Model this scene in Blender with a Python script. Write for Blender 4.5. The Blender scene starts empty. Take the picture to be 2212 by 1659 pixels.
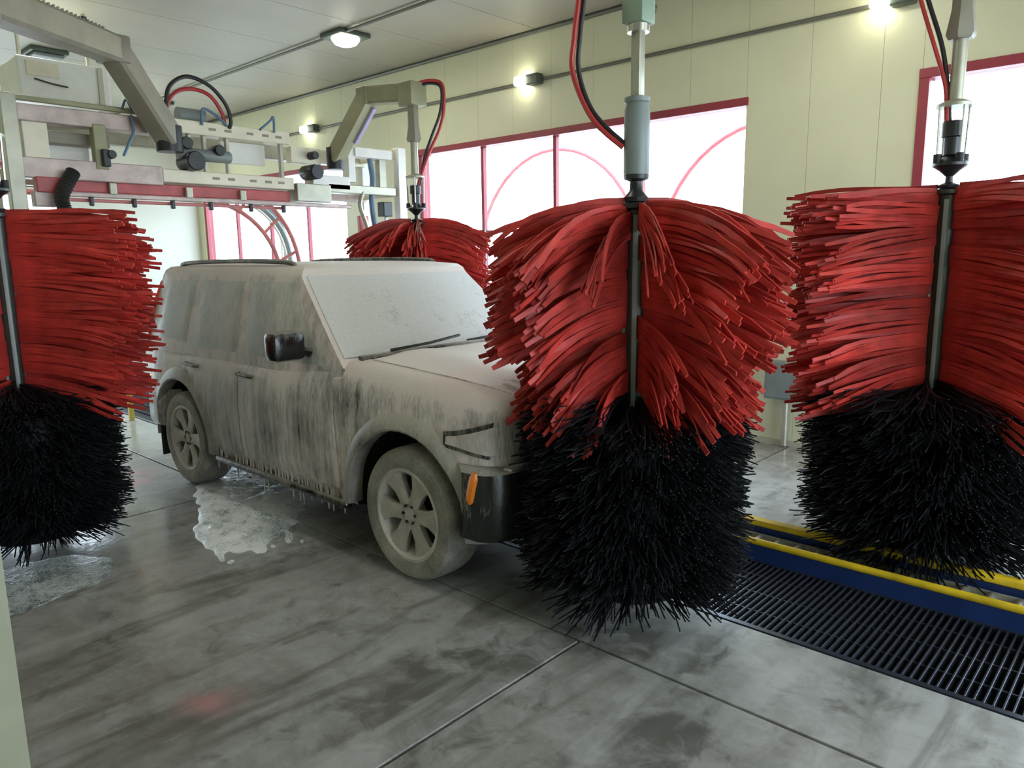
import bpy, bmesh, math, random
from math import sin, cos, pi, radians, sqrt, atan2
from mathutils import Vector as V, Matrix, Euler, noise as mnoise

SC = bpy.context.scene
COL = SC.collection
RND = random.Random(11)

# ------------------------------------------------------------------ camera
cam_d = bpy.data.cameras.new('camera'); cam = bpy.data.objects.new('camera', cam_d); COL.objects.link(cam)
CAM = V((0, 0, 1.75))
yaw, pit, rol = radians(47.3), radians(9.83), radians(-0.78)
F = V((sin(yaw) * cos(pit), cos(yaw) * cos(pit), -sin(pit)))
R0 = V((cos(yaw), -sin(yaw), 0)); U0 = R0.cross(F)
Rr = R0 * cos(rol) + U0 * sin(rol); Uu = -R0 * sin(rol) + U0 * cos(rol)
cam.matrix_world = Matrix(((Rr.x, Uu.x, -F.x, CAM.x), (Rr.y, Uu.y, -F.y, CAM.y), (Rr.z, Uu.z, -F.z, CAM.z), (0, 0, 0, 1)))
cam_d.sensor_width = 36; cam_d.lens = 36 * 1603 / 2212; cam_d.clip_start = 0.05
SC.camera = cam

# ------------------------------------------------------------------ world, exposure
w = bpy.data.worlds.new('overcast_sky'); SC.world = w; w.use_nodes = True
bg = w.node_tree.nodes['Background']; bg.inputs[0].default_value = (0.74, 0.88, 1.0, 1); bg.inputs[1].default_value = 9.5
SC.view_settings.view_transform = 'Standard'; SC.view_settings.look = 'None'
SC.view_settings.exposure = 0.0; SC.view_settings.gamma = 1.0; SC.view_settings.use_curve_mapping = False

WX, CZ = 6.55, 4.17          # right wall, ceiling
Y0, Y1 = -4.0, 14.0          # exit end, entrance end
LX = 0.56                    # left wall face
BX = -1.7                    # wall behind the viewing bay

# daylight portals in the real openings (guide sampling of the sky only)
def portal(name, loc, rot, sx, sy):
    l = bpy.data.lights.new(name, 'AREA'); l.shape = 'RECTANGLE'; l.size = sx; l.size_y = sy; l.cycles.is_portal = True
    o = bpy.data.objects.new(name, l); COL.objects.link(o); o.location = loc; o.rotation_euler = rot
for yc, ln in ((5.4, 4.5), (-0.4, 4.3), (11.5, 4.5)):
    portal('window_portal', (WX + 0.3, yc, 1.93), (0, radians(90), 0), 2.4, ln)
portal('exit_portal', (3.3, Y0 - 0.1, 1.7), (radians(90), 0, 0), 5.0, 3.4)
portal('entrance_portal', (2.8, Y1 + 0.3, 1.6), (radians(-90), 0, 0), 3.0, 3.2)

# ------------------------------------------------------------------ materials
def newmat(name):
    m = bpy.data.materials.new(name); m.use_nodes = True
    return m, m.node_tree.nodes, m.node_tree.links, m.node_tree.nodes['Principled BSDF']
def N(nodes, t, **kw):
    n = nodes.new(t)
    for k, v in kw.items():
        if k in n.inputs.keys(): n.inputs[k].default_value = v
        else: setattr(n, k, v)
    return n
def ramp(nodes, stops):
    r = nodes.new('ShaderNodeValToRGB'); e = r.color_ramp.elements
    while len(e) < len(stops): e.new(0.5)
    for i, (p, c) in enumerate(stops):
        e[i].position = p; e[i].color = (*c, 1) if len(c) == 3 else c
    return r
def mat(name, c, rough=0.5, metal=0.0, var=0.12, scale=6.0, bump=0.0, spec=0.5, objvar=0.0):
    m, nd, lk, b = newmat(name)
    b.inputs['Roughness'].default_value = rough; b.inputs['Metallic'].default_value = metal
    b.inputs['Specular IOR Level'].default_value = spec
    tc = N(nd, 'ShaderNodeTexCoord'); nz = N(nd, 'ShaderNodeTexNoise', Scale=scale, Detail=5.0)
    lk.new(tc.outputs['Object'], nz.inputs['Vector'])
    lo = tuple(x * (1 - var) for x in c); hi = tuple(min(1, x * (1 + var)) for x in c)
    rp = ramp(nd, [(0.3, lo), (0.7, hi)]); lk.new(nz.outputs['Fac'], rp.inputs[0])
    out = rp.outputs[0]
    if objvar:
        oi = N(nd, 'ShaderNodeObjectInfo'); mr = N(nd, 'ShaderNodeMapRange'); mr.inputs[3].default_value = 1 - objvar; mr.inputs[4].default_value = 1 + objvar
        lk.new(oi.outputs['Random'], mr.inputs[0])
        mx = N(nd, 'ShaderNodeVectorMath', operation='SCALE'); lk.new(out, mx.inputs[0]); lk.new(mr.outputs[0], mx.inputs['Scale']); out = mx.outputs[0]
    lk.new(out, b.inputs['Base Color'])
    if bump:
        bp = N(nd, 'ShaderNodeBump', Strength=bump, Distance=0.01); lk.new(nz.outputs['Fac'], bp.inputs['Height']); lk.new(bp.outputs[0], b.inputs['Normal'])
    return m
def emit(name, c, s):
    m, nd, lk, b = newmat(name)
    b.inputs['Base Color'].default_value = (*c, 1); b.inputs['Emission Color'].default_value = (*c, 1); b.inputs['Emission Strength'].default_value = s
    return m
def glass_mat(name, tint=(0.97, 0.99, 1.0), gl=0.06):
    m, nd, lk, b = newmat(name); nd.remove(b)
    out = nd['Material Output']; t = N(nd, 'ShaderNodeBsdfTransparent'); t.inputs[0].default_value = (*tint, 1)
    g = N(nd, 'ShaderNodeBsdfGlossy', Roughness=0.05); mx = N(nd, 'ShaderNodeMixShader'); mx.inputs[0].default_value = gl
    lk.new(t.outputs[0], mx.inputs[1]); lk.new(g.outputs[0], mx.inputs[2]); lk.new(mx.outputs[0], out.inputs[0])
    return m
def foam_mat(name, under, foam, cover=0.5, streak=0.2, scale=7.0, contrast=0.25, top=0.35, rough_u=0.2, pink=0.0, speck=0.25):
    """a surface under drying wash foam: streaks running down the sides, a fuller layer on what faces up"""
    m, nd, lk, b = newmat(name)
    tc = N(nd, 'ShaderNodeTexCoord'); mp = N(nd, 'ShaderNodeMapping'); mp.inputs['Scale'].default_value = (1, 1, streak)
    lk.new(tc.outputs['Object'], mp.inputs[0])
    n1 = N(nd, 'ShaderNodeTexNoise', Scale=scale, Detail=6.0, Roughness=0.65); lk.new(mp.outputs[0], n1.inputs['Vector'])
    n2 = N(nd, 'ShaderNodeTexNoise', Scale=scale * 9, Detail=3.0); lk.new(mp.outputs[0], n2.inputs['Vector'])
    n3 = N(nd, 'ShaderNodeTexNoise', Scale=2.6, Detail=4.0); lk.new(tc.outputs['Object'], n3.inputs['Vector'])
    def mth(op, a, bb, v=None):
        k = N(nd, 'ShaderNodeMath', operation=op); lk.new(a, k.inputs[0])
        if v is not None: k.inputs[1].default_value = v
        else: lk.new(bb, k.inputs[1])
        return k.outputs[0]
    s = mth('ADD', mth('MULTIPLY', n1.outputs['Fac'], None, 0.6), mth('MULTIPLY', n2.outputs['Fac'], None, speck))
    s = mth('ADD', s, mth('MULTIPLY', n3.outputs['Fac'], None, 0.6))
    g = N(nd, 'ShaderNodeNewGeometry'); sp = N(nd, 'ShaderNodeSeparateXYZ'); lk.new(g.outputs['Normal'], sp.inputs[0])
    mr = N(nd, 'ShaderNodeMapRange'); mr.inputs[1].default_value = 0.1; mr.inputs[2].default_value = 0.7; mr.inputs[3].default_value = 0; mr.inputs[4].default_value = top
    lk.new(sp.outputs['Z'], mr.inputs[0]); s = mth('ADD', s, mr.outputs[0])
    mean = 0.5 * (1.2 + speck)
    a = mean + 0.22 - cover * 0.44
    r2 = N(nd, 'ShaderNodeMapRange'); r2.inputs[1].default_value = a - contrast / 2; r2.inputs[2].default_value = a + contrast / 2; lk.new(s, r2.inputs[0])
    fc = ramp(nd, [(0.35, foam), (0.75, tuple(min(1, x * 1.12) for x in foam))]); lk.new(n2.outputs['Fac'], fc.inputs[0])
    fcol = fc.outputs[0]
    if pink:
        n4 = N(nd, 'ShaderNodeTexNoise', Scale=1.7, Detail=2.0); mp4 = N(nd, 'ShaderNodeMapping'); mp4.inputs['Location'].default_value = (3, 7, 1)
        lk.new(tc.outputs['Object'], mp4.inputs[0]); lk.new(mp4.outputs[0], n4.inputs['Vector'])
        r4 = N(nd, 'ShaderNodeMapRange'); r4.inputs[1].default_value = 0.48; r4.inputs[2].default_value = 0.68; r4.inputs[4].default_value = pink; lk.new(n4.outputs['Fac'], r4.inputs[0])
        mk = N(nd, 'ShaderNodeMix', data_type='RGBA'); lk.new(r4.outputs[0], mk.inputs[0]); lk.new(fcol, mk.inputs[6]); mk.inputs[7].default_value = (0.75, 0.38, 0.38, 1); fcol = mk.outputs[2]
    mx = N(nd, 'ShaderNodeMix', data_type='RGBA'); lk.new(r2.outputs[0], mx.inputs[0]); mx.inputs[6].default_value = (*under, 1); lk.new(fcol, mx.inputs[7])
    lk.new(mx.outputs[2], b.inputs['Base Color'])
    rr = N(nd, 'ShaderNodeMapRange'); rr.inputs[3].default_value = rough_u; rr.inputs[4].default_value = 0.6; lk.new(r2.outputs[0], rr.inputs[0]); lk.new(rr.outputs[0], b.inputs['Roughness'])
    bp = N(nd, 'ShaderNodeBump', Strength=0.35, Distance=0.008); lk.new(s, bp.inputs['Height']); lk.new(bp.outputs[0], b.inputs['Normal'])
    return m

def floor_mat():
    m, nd, lk, b = newmat('wet_concrete')
    g = N(nd, 'ShaderNodeNewGeometry'); pos = g.outputs['Position']
    def nz(sc, det, scale3=(1, 1, 1), dist=0.0, rough=0.5, rot=0.0):
        mp = N(nd, 'ShaderNodeMapping'); mp.inputs['Scale'].default_value = scale3; mp.inputs['Rotation'].default_value = (0, 0, rot); lk.new(pos, mp.inputs[0])
        n = N(nd, 'ShaderNodeTexNoise', Scale=sc, Detail=det, Distortion=dist, Roughness=rough); lk.new(mp.outputs[0], n.inputs['Vector']); return n.outputs['Fac']
    base = ramp(nd, [(0.3, (0.22, 0.215, 0.20)), (0.55, (0.32, 0.318, 0.305)), (0.75, (0.42, 0.42, 0.41))]); lk.new(nz(1.1, 6, (1, 0.45, 1), 0.6, 0.6), base.inputs[0])
    dark = N(nd, 'ShaderNodeMapRange'); dark.inputs[1].default_value = 0.54; dark.inputs[2].default_value = 0.70; dark.inputs[4].default_value = 0.75
    # scuffed, stained band on the slab in the middle of the bay
    def blob(cx, cy, rx, ry, soft=1.0):
        mp = N(nd, 'ShaderNodeMapping'); mp.inputs['Location'].default_value = (-cx / rx, -cy / ry, 0); mp.inputs['Scale'].default_value = (1 / rx, 1 / ry, 0); lk.new(pos, mp.inputs[0])
        ln = N(nd, 'ShaderNodeVectorMath', operation='LENGTH'); lk.new(mp.outputs[0], ln.inputs[0])
        r = N(nd, 'ShaderNodeMapRange', interpolation_type='SMOOTHSTEP'); r.inputs[1].default_value = 1.0; r.inputs[2].default_value = 1.0 - soft; lk.new(ln.outputs['Value'], r.inputs[0]); return r.outputs[0]
    def mm(op, a, c):
        k = N(nd, 'ShaderNodeMath', operation=op)
        for i, x in enumerate((a, c)):
            if isinstance(x, (int, float)): k.inputs[i].default_value = x
            else: lk.new(x, k.inputs[i])
        return k.outputs[0]
    stain = mm('ADD', nz(6.5, 9, (0.8, 0.8, 1), 0.6, 0.68), mm('MULTIPLY', blob(1.8, 2.1, 0.75, 0.5), 0.24))
    stain = mm('ADD', stain, mm('MULTIPLY', blob(2.15, 1.3, 0.35, 0.3), 0.26))
    stain = mm('ADD', stain, mm('MULTIPLY', blob(2.75, 1.70, 0.5, 0.55), 0.22))
    lk.new(stain, dark.inputs[0])
    mot = ramp(nd, [(0.35, (0.80, 0.79, 0.76)), (0.65, (1.15, 1.15, 1.15))]); lk.new(nz(9, 7, (1, 0.8, 1), 0.4, 0.7), mot.inputs[0])
    mul = N(nd, 'ShaderNodeMix', data_type='RGBA', blend_type='MULTIPLY'); mul.inputs[0].default_value = 1; lk.new(base.outputs[0], mul.inputs[6]); lk.new(mot.outputs[0], mul.inputs[7])
    mx = N(nd, 'ShaderNodeMix', data_type='RGBA'); lk.new(dark.outputs[0], mx.inputs[0]); lk.new(mul.outputs[2], mx.inputs[6]); mx.inputs[7].default_value = (0.075, 0.07, 0.06, 1)
    # long sweeping brush marks
    sw = N(nd, 'ShaderNodeMapRange'); sw.inputs[1].default_value = 0.52; sw.inputs[2].default_value = 0.64; sw.inputs[4].default_value = 0.5; lk.new(nz(2.2, 4, (0.35, 2.2, 1), 0.5, 0.5, 0.25), sw.inputs[0])
    mx2 = N(nd, 'ShaderNodeMix', data_type='RGBA'); lk.new(sw.outputs[0], mx2.inputs[0]); lk.new(mx.outputs[2], mx2.inputs[6]); mx2.inputs[7].default_value = (0.42, 0.42, 0.41, 1)
    col = mx2.outputs[2]
    sk = N(nd, 'ShaderNodeMapRange'); sk.inputs[1].default_value = 0.53; sk.inputs[2].default_value = 0.66; sk.inputs[4].default_value = 0.75
    lk.new(mm('ADD', nz(1.7, 6, (0.45, 2.0, 1), 0.9, 0.6, -0.12), mm('MULTIPLY', blob(1.3, 2.6, 1.3, 1.6), 0.06)), sk.inputs[0])
    mx3 = N(nd, 'ShaderNodeMix', data_type='RGBA'); lk.new(sk.outputs[0], mx3.inputs[0]); lk.new(col, mx3.inputs[6]); mx3.inputs[7].default_value = (0.115, 0.105, 0.09, 1); col = mx3.outputs[2]
    def layer(col, fac, c):
        k = N(nd, 'ShaderNodeMix', data_type='RGBA'); lk.new(fac, k.inputs[0]); lk.new(col, k.inputs[6]); k.inputs[7].default_value = (*c, 1); return k.outputs[2]
    pn = nz(5, 5)
    pr = N(nd, 'ShaderNodeMapRange'); pr.inputs[1].default_value = 0.35; pr.inputs[2].default_value = 0.65; lk.new(pn, pr.inputs[0])
    # pink wash foam lying on the floor
    col = layer(col, mm('MULTIPLY', mm('MULTIPLY', blob(2.15, 6.3, 0.4, 0.55), pr.outputs[0]), 0.9), (0.72, 0.33, 0.34))
    col = layer(col, mm('MULTIPLY', mm('MULTIPLY', blob(1.17, 2.74, 0.2, 0.2), pr.outputs[0]), 0.75), (0.48, 0.22, 0.22))
    col = layer(col, mm('MULTIPLY', mm('MULTIPLY', blob(1.6, 4.2, 0.35, 0.4), pr.outputs[0]), 0.25), (0.45, 0.2, 0.2))
    # thin white foam film, and a painted pool of entrance daylight
    fn = nz(14, 6); fr = N(nd, 'ShaderNodeMapRange'); fr.inputs[1].default_value = 0.42; fr.inputs[2].default_value = 0.6; lk.new(fn, fr.inputs[0])
    col = layer(col, mm('MULTIPLY', mm('MULTIPLY', blob(1.05, 4.55, 0.55, 0.5), fr.outputs[0]), 0.7), (0.55, 0.6, 0.6))
    col = layer(col, mm('MULTIPLY', blob(2.2, 8.6, 1.6, 2.4), 0.8), (0.72, 0.74, 0.72))  # not foam: entrance daylight painted into the floor colour behind the car
    col = layer(col, mm('MULTIPLY', mm('MULTIPLY', blob(2.2, 4.3, 0.5, 0.9), fr.outputs[0]), 0.6), (0.6, 0.64, 0.64))
    lk.new(col, b.inputs['Base Color'])
    wet = N(nd, 'ShaderNodeMapRange'); wet.inputs[1].default_value = 0.36; wet.inputs[2].default_value = 0.58; wet.inputs[3].default_value = 0.5; wet.inputs[4].default_value = 0.17; lk.new(nz(0.9, 4, (1, 0.7, 1), 0.3), wet.inputs[0])
    lk.new(wet.outputs[0], b.inputs['Roughness'])
    bp = N(nd, 'ShaderNodeBump', Strength=0.25, Distance=0.006); lk.new(nz(22, 5), bp.inputs['Height']); lk.new(bp.outputs[0], b.inputs['Normal'])
    return m

M = {}
M['wall'] = mat('cream_wall_panel', (0.66, 0.655, 0.46), 0.38, var=0.05, scale=1.2)
M['ceil'] = mat('ceiling_panel', (0.395, 0.375, 0.30), 0.5, var=0.08, scale=0.9)
M['jamb'] = mat('shaded_cream_wall', (0.33, 0.325, 0.225), 0.45, var=0.06)  # darkened wall cream: shade on the bay return painted into its colour
M['seam'] = mat('panel_joint', (0.42, 0.41, 0.32), 0.6)
M['farwall'] = mat('pale_end_wall', (0.58, 0.59, 0.52), 0.45, var=0.05, scale=1)
M['floor'] = floor_mat()
M['joint'] = mat('floor_joint_grout', (0.05, 0.047, 0.04), 0.7)
M['frame'] = mat('red_window_frame', (0.30, 0.04, 0.06), 0.35, var=0.1)
M['sillwhite'] = mat('white_reveal', (0.75, 0.75, 0.68), 0.5, var=0.04)
M['glass'] = glass_mat('window_glass')
M['clear'] = glass_mat('clear_guard', (0.93, 0.95, 0.96), 0.12)
M['red'] = mat('red_foam_strand', (0.43, 0.035, 0.028), 0.5, var=0.3, scale=9, objvar=0.28, spec=0.35)
M['black'] = mat('black_bristle', (0.007, 0.008, 0.010), 0.55, var=0.4, scale=14, objvar=0.3, spec=0.25)
M['core'] = mat('dark_core_tube', (0.03, 0.03, 0.028), 0.35, var=0.2)
M['blackmetal'] = mat('black_painted_metal', (0.015, 0.017, 0.02), 0.35, var=0.2)
M['greymetal'] = mat('grey_painted_metal', (0.21, 0.24, 0.235), 0.42, var=0.1)
M['steel'] = mat('stainless_steel', (0.55, 0.54, 0.5), 0.3, 0.85, var=0.12)
M['galv'] = mat('galvanised_steel', (0.42, 0.41, 0.33), 0.38, 0.45, var=0.15)
M['tan'] = mat('tan_painted_steel', (0.27, 0.245, 0.19), 0.45, 0.1, var=0.16, scale=4)
M['olive'] = mat('olive_painted_steel', (0.30, 0.29, 0.17), 0.45, 0.1, var=0.14, scale=4)
M['lilac'] = mat('lilac_plastic_strip', (0.42, 0.39, 0.62), 0.4)
M['cream'] = mat('cream_channel', (0.72, 0.66, 0.52), 0.4, 0.1, var=0.08)
M['white'] = mat('white_plastic', (0.8, 0.8, 0.76), 0.4, var=0.05)
M['pinkmetal'] = mat('pinkish_foam_spattered_steel', (0.50, 0.40, 0.37), 0.4, 0.2, var=0.22, scale=9)
M['redpaint'] = mat('red_painted_steel', (0.5, 0.09, 0.09), 0.4, 0.0, var=0.2, scale=7)
M['pinkred'] = mat('pale_red_tube', (0.62, 0.2, 0.2), 0.4, var=0.12)
M['redhose'] = mat('red_hose', (0.42, 0.03, 0.03), 0.4, var=0.15)
M['blackhose'] = mat('black_hose', (0.012, 0.012, 0.012), 0.45, var=0.2)
M['bluehose'] = mat('blue_hose', (0.10, 0.18, 0.28), 0.4)
M['green'] = mat('green_grey_box', (0.25, 0.33, 0.25), 0.45, var=0.1)
M['darkgreen'] = mat('dark_green_housing', (0.06, 0.08, 0.06), 0.5)
M['lamp'] = emit('lit_lamp_lens', (1.0, 0.98, 0.78), 14)
M['yellow'] = mat('yellow_rail_paint', (0.62, 0.42, 0.015), 0.4, var=0.2, scale=10)
M['blue'] = mat('dark_blue_paint', (0.012, 0.03, 0.12), 0.35, var=0.2)
M['grate'] = mat('dark_grating_steel', (0.05, 0.055, 0.075), 0.3, 0.5, var=0.2)
M['pit'] = mat('dark_pit', (0.006, 0.007, 0.009), 0.6)
M['conduit'] = mat('grey_conduit', (0.16, 0.16, 0.13), 0.45, 0.3)
M['rubber'] = mat('black_rubber', (0.015, 0.015, 0.014), 0.6, var=0.2)
M['taillamp'] = mat('red_lamp_lens', (0.75, 0.10, 0.07), 0.25, var=0.05)
M['amber'] = mat('amber_lens', (0.75, 0.2, 0.01), 0.2, var=0.05)
M['pathway'] = mat('outdoor_concrete', (0.5, 0.5, 0.48), 0.8, var=0.1)
M['hosepink'] = mat('vacuum_hose_red', (0.52, 0.10, 0.12), 0.5)
M['yellowpale'] = mat('yellow_rail', (0.7, 0.55, 0.1), 0.4)
PAINT = (0.016, 0.018, 0.016); FOAM = (0.66, 0.61, 0.59)
M['body'] = foam_mat('foamed_dark_paint', PAINT, FOAM, cover=0.60, streak=0.16, scale=14, contrast=0.34, top=0.3, pink=0.2)
M['door'] = foam_mat('foamed_door_paint', PAINT, FOAM, cover=0.60, streak=0.09, scale=20, contrast=0.32, top=0.3, pink=0.12)
M['sideglass'] = foam_mat('foamed_side_glass', (0.05, 0.07, 0.065), (0.52, 0.54, 0.51), cover=0.74, streak=0.3, scale=5, contrast=0.5, top=0.2, pink=0.15)
M['screen'] = foam_mat('foamed_windscreen', (0.16, 0.18, 0.18), (0.58, 0.59, 0.60), cover=0.8, streak=0.7, scale=9, contrast=0.4, top=0.15, speck=0.4)
M['wheelfoam'] = foam_mat('foamed_alloy', (0.22, 0.21, 0.19), (0.52, 0.47, 0.42), cover=0.7, streak=1.0, scale=12, contrast=0.4, top=0.1)
M['tyre'] = foam_mat('foamed_tyre', (0.06, 0.058, 0.052), (0.36, 0.33, 0.29), cover=0.62, streak=1.0, scale=8, contrast=0.5, top=0.1, rough_u=0.5)
M['trim'] = foam_mat('foamed_black_trim', (0.012, 0.013, 0.012), (0.34, 0.32, 0.29), cover=0.14, streak=0.3, scale=10, contrast=0.4, top=0.25)
M['bumper'] = foam_mat('dark_bumper', (0.014, 0.016, 0.014), (0.30, 0.29, 0.26), cover=0.02, streak=0.3, scale=10, contrast=0.3, top=0.3)
M['arch'] = foam_mat('foamed_arch_trim', (0.025, 0.026, 0.022), (0.38, 0.35, 0.31), cover=0.55, streak=0.4, scale=9, contrast=0.5, top=0.25)
M['grille'] = foam_mat('foamed_grille', (0.02, 0.016, 0.018), (0.45, 0.36, 0.36), cover=0.42, streak=0.15, scale=8, contrast=0.5, top=0.1)
M['headlamp'] = foam_mat('foamed_headlamp', (0.12, 0.12, 0.11), (0.54, 0.47, 0.44), cover=0.78, streak=0.3, scale=7, contrast=0.4, top=0.2)
M['whitefoam'] = foam_mat('white_wash_foam', (0.30, 0.36, 0.36), (0.95, 0.97, 0.97), cover=0.62, streak=1, scale=11, contrast=0.25, top=0.05, rough_u=0.08, speck=0.7)

M['thinfoam'] = foam_mat('thin_wash_foam', (0.10, 0.11, 0.105), (0.55, 0.60, 0.60), cover=0.32, streak=1, scale=13, contrast=0.3, top=0.05, rough_u=0.08, speck=0.7)

# ------------------------------------------------------------------ mesh helpers
class MB:
    def __init__(self): self.v = []; self.f = []
    def add(self, vs, fs):
        o = len(self.v); self.v += [tuple(p) for p in vs]; self.f += [tuple(i + o for i in q) for q in fs]; return self
    def box(self, lo, hi, bev=0.0):
        if bev <= 0:
            x0, y0, z0 = lo; x1, y1, z1 = hi
            return self.add([(x0, y0, z0), (x1, y0, z0), (x1, y1, z0), (x0, y1, z0), (x0, y0, z1), (x1, y0, z1), (x1, y1, z1), (x0, y1, z1)],
                            [(0, 3, 2, 1), (4, 5, 6, 7), (0, 1, 5, 4), (1, 2, 6, 5), (2, 3, 7, 6), (3, 0, 4, 7)])
        bm = bmesh.new(); bmesh.ops.create_cube(bm, size=1)
        c = [(a + b) / 2 for a, b in zip(lo, hi)]; s = [abs(b - a) for a, b in zip(lo, hi)]
        for q in bm.verts: q.co = V((c[0] + q.co.x * s[0], c[1] + q.co.y * s[1], c[2] + q.co.z * s[2]))
        bmesh.ops.bevel(bm, geom=bm.edges[:], offset=min(bev, min(s) * 0.45), segments=2, affect='EDGES', profile=0.5)
        bm.verts.index_update(); vs = [q.co[:] for q in bm.verts]; fs = [[q.index for q in f.verts] for f in bm.faces]; bm.free()
        return self.add(vs, fs)
    def tube(self, path, r, seg=10, caps=True):
        path = [V(p) for p in path]; n = len(path)
        rs = r if isinstance(r, (list, tuple)) else [r] * n
        up = None; vs = []; fs = []
        for i, p in enumerate(path):
            t = (path[min(i + 1, n - 1)] - path[max(i - 1, 0)])
            if t.length < 1e-9: t = V((0, 0, 1))
            t.normalize()
            if up is None:
                up = V((0, 0, 1)) if abs(t.z) < 0.9 else V((1, 0, 0))
            up = (up - t * up.dot(t))
            if up.length < 1e-6: up = t.orthogonal()
            up.normalize(); s = t.cross(up)
            for k in range(seg):
                a = 2 * pi * k / seg; vs.append(p + (up * cos(a) + s * sin(a)) * rs[i])
        for i in range(n - 1):
            for k in range(seg):
                k2 = (k + 1) % seg; fs.append((i * seg + k, i * seg + k2, (i + 1) * seg + k2, (i + 1) * seg + k))
        if caps:
            fs.append(tuple(range(seg - 1, -1, -1))); fs.append(tuple((n - 1) * seg + k for k in range(seg)))
        return self.add(vs, fs)
    def beam(self, p0, p1, wd, ht, up=(0, 0, 1)):
        p0, p1 = V(p0), V(p1); t = (p1 - p0).normalized(); u = V(up); s = t.cross(u)
        if s.length < 1e-4: s = t.cross(V((1, 0, 0)))
        s.normalize(); u = s.cross(t).normalized()
        c = min(wd, ht) * 0.12; a, b = wd / 2, ht / 2
        sec = [(-a + c, -b), (a - c, -b), (a, -b + c), (a, b - c), (a - c, b), (-a + c, b), (-a, b - c), (-a, -b + c)]
        vs = [p + s * x + u * y for p in (p0, p1) for x, y in sec]
        fs = [(i, (i + 1) % 8, 8 + (i + 1) % 8, 8 + i) for i in range(8)] + [tuple(range(7, -1, -1)), tuple(range(8, 16))]
        return self.add(vs, fs)
    def lathe(self, prof, c=(0, 0, 0), axis='Z', seg=24, rng=None):
        """prof: list of (radius, height along axis)"""
        vs = []; fs = []; n = len(prof)
        for r, h in prof:
            for k in range(seg):
                a = 2 * pi * k / seg; p = (r * cos(a), r * sin(a), h)
                if axis == 'X': p = (p[2], p[0], p[1])
                elif axis == 'Y': p = (p[1], p[2], p[0])
                vs.append((p[0] + c[0], p[1] + c[1], p[2] + c[2]))
        for i in range(n - 1):
            for k in range(seg):
                k2 = (k + 1) % seg; fs.append((i * seg + k, i * seg + k2, (i + 1) * seg + k2, (i + 1) * seg + k))
        fs.append(tuple(range(seg - 1, -1, -1))); fs.append(tuple((n - 1) * seg + k for k in range(seg)))
        return self.add(vs, fs)
    def mesh(self, name, mt, smooth=True):
        me = bpy.data.meshes.new(name); me.from_pydata(self.v, [], self.f); me.validate(); me.update()
        bm = bmesh.new(); bm.from_mesh(me); bmesh.ops.recalc_face_normals(bm, faces=bm.faces[:]); bm.to_mesh(me); bm.free()
        if smooth:
            me.polygons.foreach_set('use_smooth', [True] * len(me.polygons)); me.set_sharp_from_angle(angle=radians(38))
        me.materials.append(mt); return me
    def build(self, name, mt, parent=None, smooth=True, loc=None):
        o = bpy.data.objects.new(name, self.mesh(name, mt, smooth)); COL.objects.link(o)
        if parent: o.parent = parent
        if loc: o.location = loc
        return o
def link(name, me, parent=None, loc=(0, 0, 0), rot=(0, 0, 0)):
    o = bpy.data.objects.new(name, me); COL.objects.link(o); o.parent = parent; o.location = loc; o.rotation_euler = rot; return o
def tag(o, label=None, cat=None, group=None, kind=None):
    for k, v in (('label', label), ('category', cat), ('group', group), ('kind', kind)):
        if v: o[k] = v
    return o
def empty(name, loc=(0, 0, 0), label=None, cat=None, group=None, kind=None):
    o = bpy.data.objects.new(name, None); o.empty_display_size = 0.2; COL.objects.link(o); o.location = loc
    return tag(o, label, cat, group, kind)
def smooth_path(pts, n=8):
    pts = [V(p) for p in pts]; P = [pts[0] * 2 - pts[1]] + pts + [pts[-1] * 2 - pts[-2]]; out = []
    for i in range(1, len(P) - 2):
        a, b, c, d = P[i - 1:i + 3]
        for k in range(n):
            t = k / n; out.append(0.5 * ((2 * b) + (c - a) * t + (2 * a - 5 * b + 4 * c - d) * t * t + (3 * b - a - 3 * c + d) * t ** 3))
    out.append(pts[-1]); return out

# ================================================================== SETTING
# ---- floor: slabs with open joints on a dark bed
fl = empty('floor', kind='structure'); tag(fl, 'wet grey concrete floor of the wash bay', 'floor')
MB().box((BX, Y0 - 0.0, -0.30), (3.15, Y1, -0.06)).build('joint_bed', M['joint'], fl, False)
MB().box((3.95, Y0, -0.30), (WX + 0.2, Y1, -0.06)).build('joint_bed', M['joint'], fl, False)
MB().box((3.15, Y0, -0.32), (3.95, Y1, -0.26)).build('pit_bottom', M['pit'], fl, False)
xs = [BX, 2.525, 3.15]; ysl = [Y0, 1.925, 5.3, 8.6, Y1]; J = 0.008
def slab(x0, x1, y0, y1):
    MB().box((x0 + J, y0 + J, -0.12), (x1 - J, y1 - J, 0.0), 0.003).build('slab', M['floor'], fl, False)
for a, b in zip(ysl[:-1], ysl[1:]): slab(xs[0], xs[1], a, b)
slab(2.525, 3.15, Y0, 5.3); slab(2.525, 3.15, 5.3, Y1)
for a, b in zip([Y0, 0.2, 2.6, 6.4, 10], [0.2, 2.6, 6.4, 10, Y1]): slab(3.95, WX + 0.02, a, b)

# ---- windows in the right wall
WINS = [(3.15, 7.66, [6.54, 5.41, 4.28]), (-2.78, 1.73, [0.6, -0.53, -1.66]), (9.28, 13.8, [12.67, 11.54, 10.41])]
ZB, ZT = 0.75, 3.10
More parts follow.
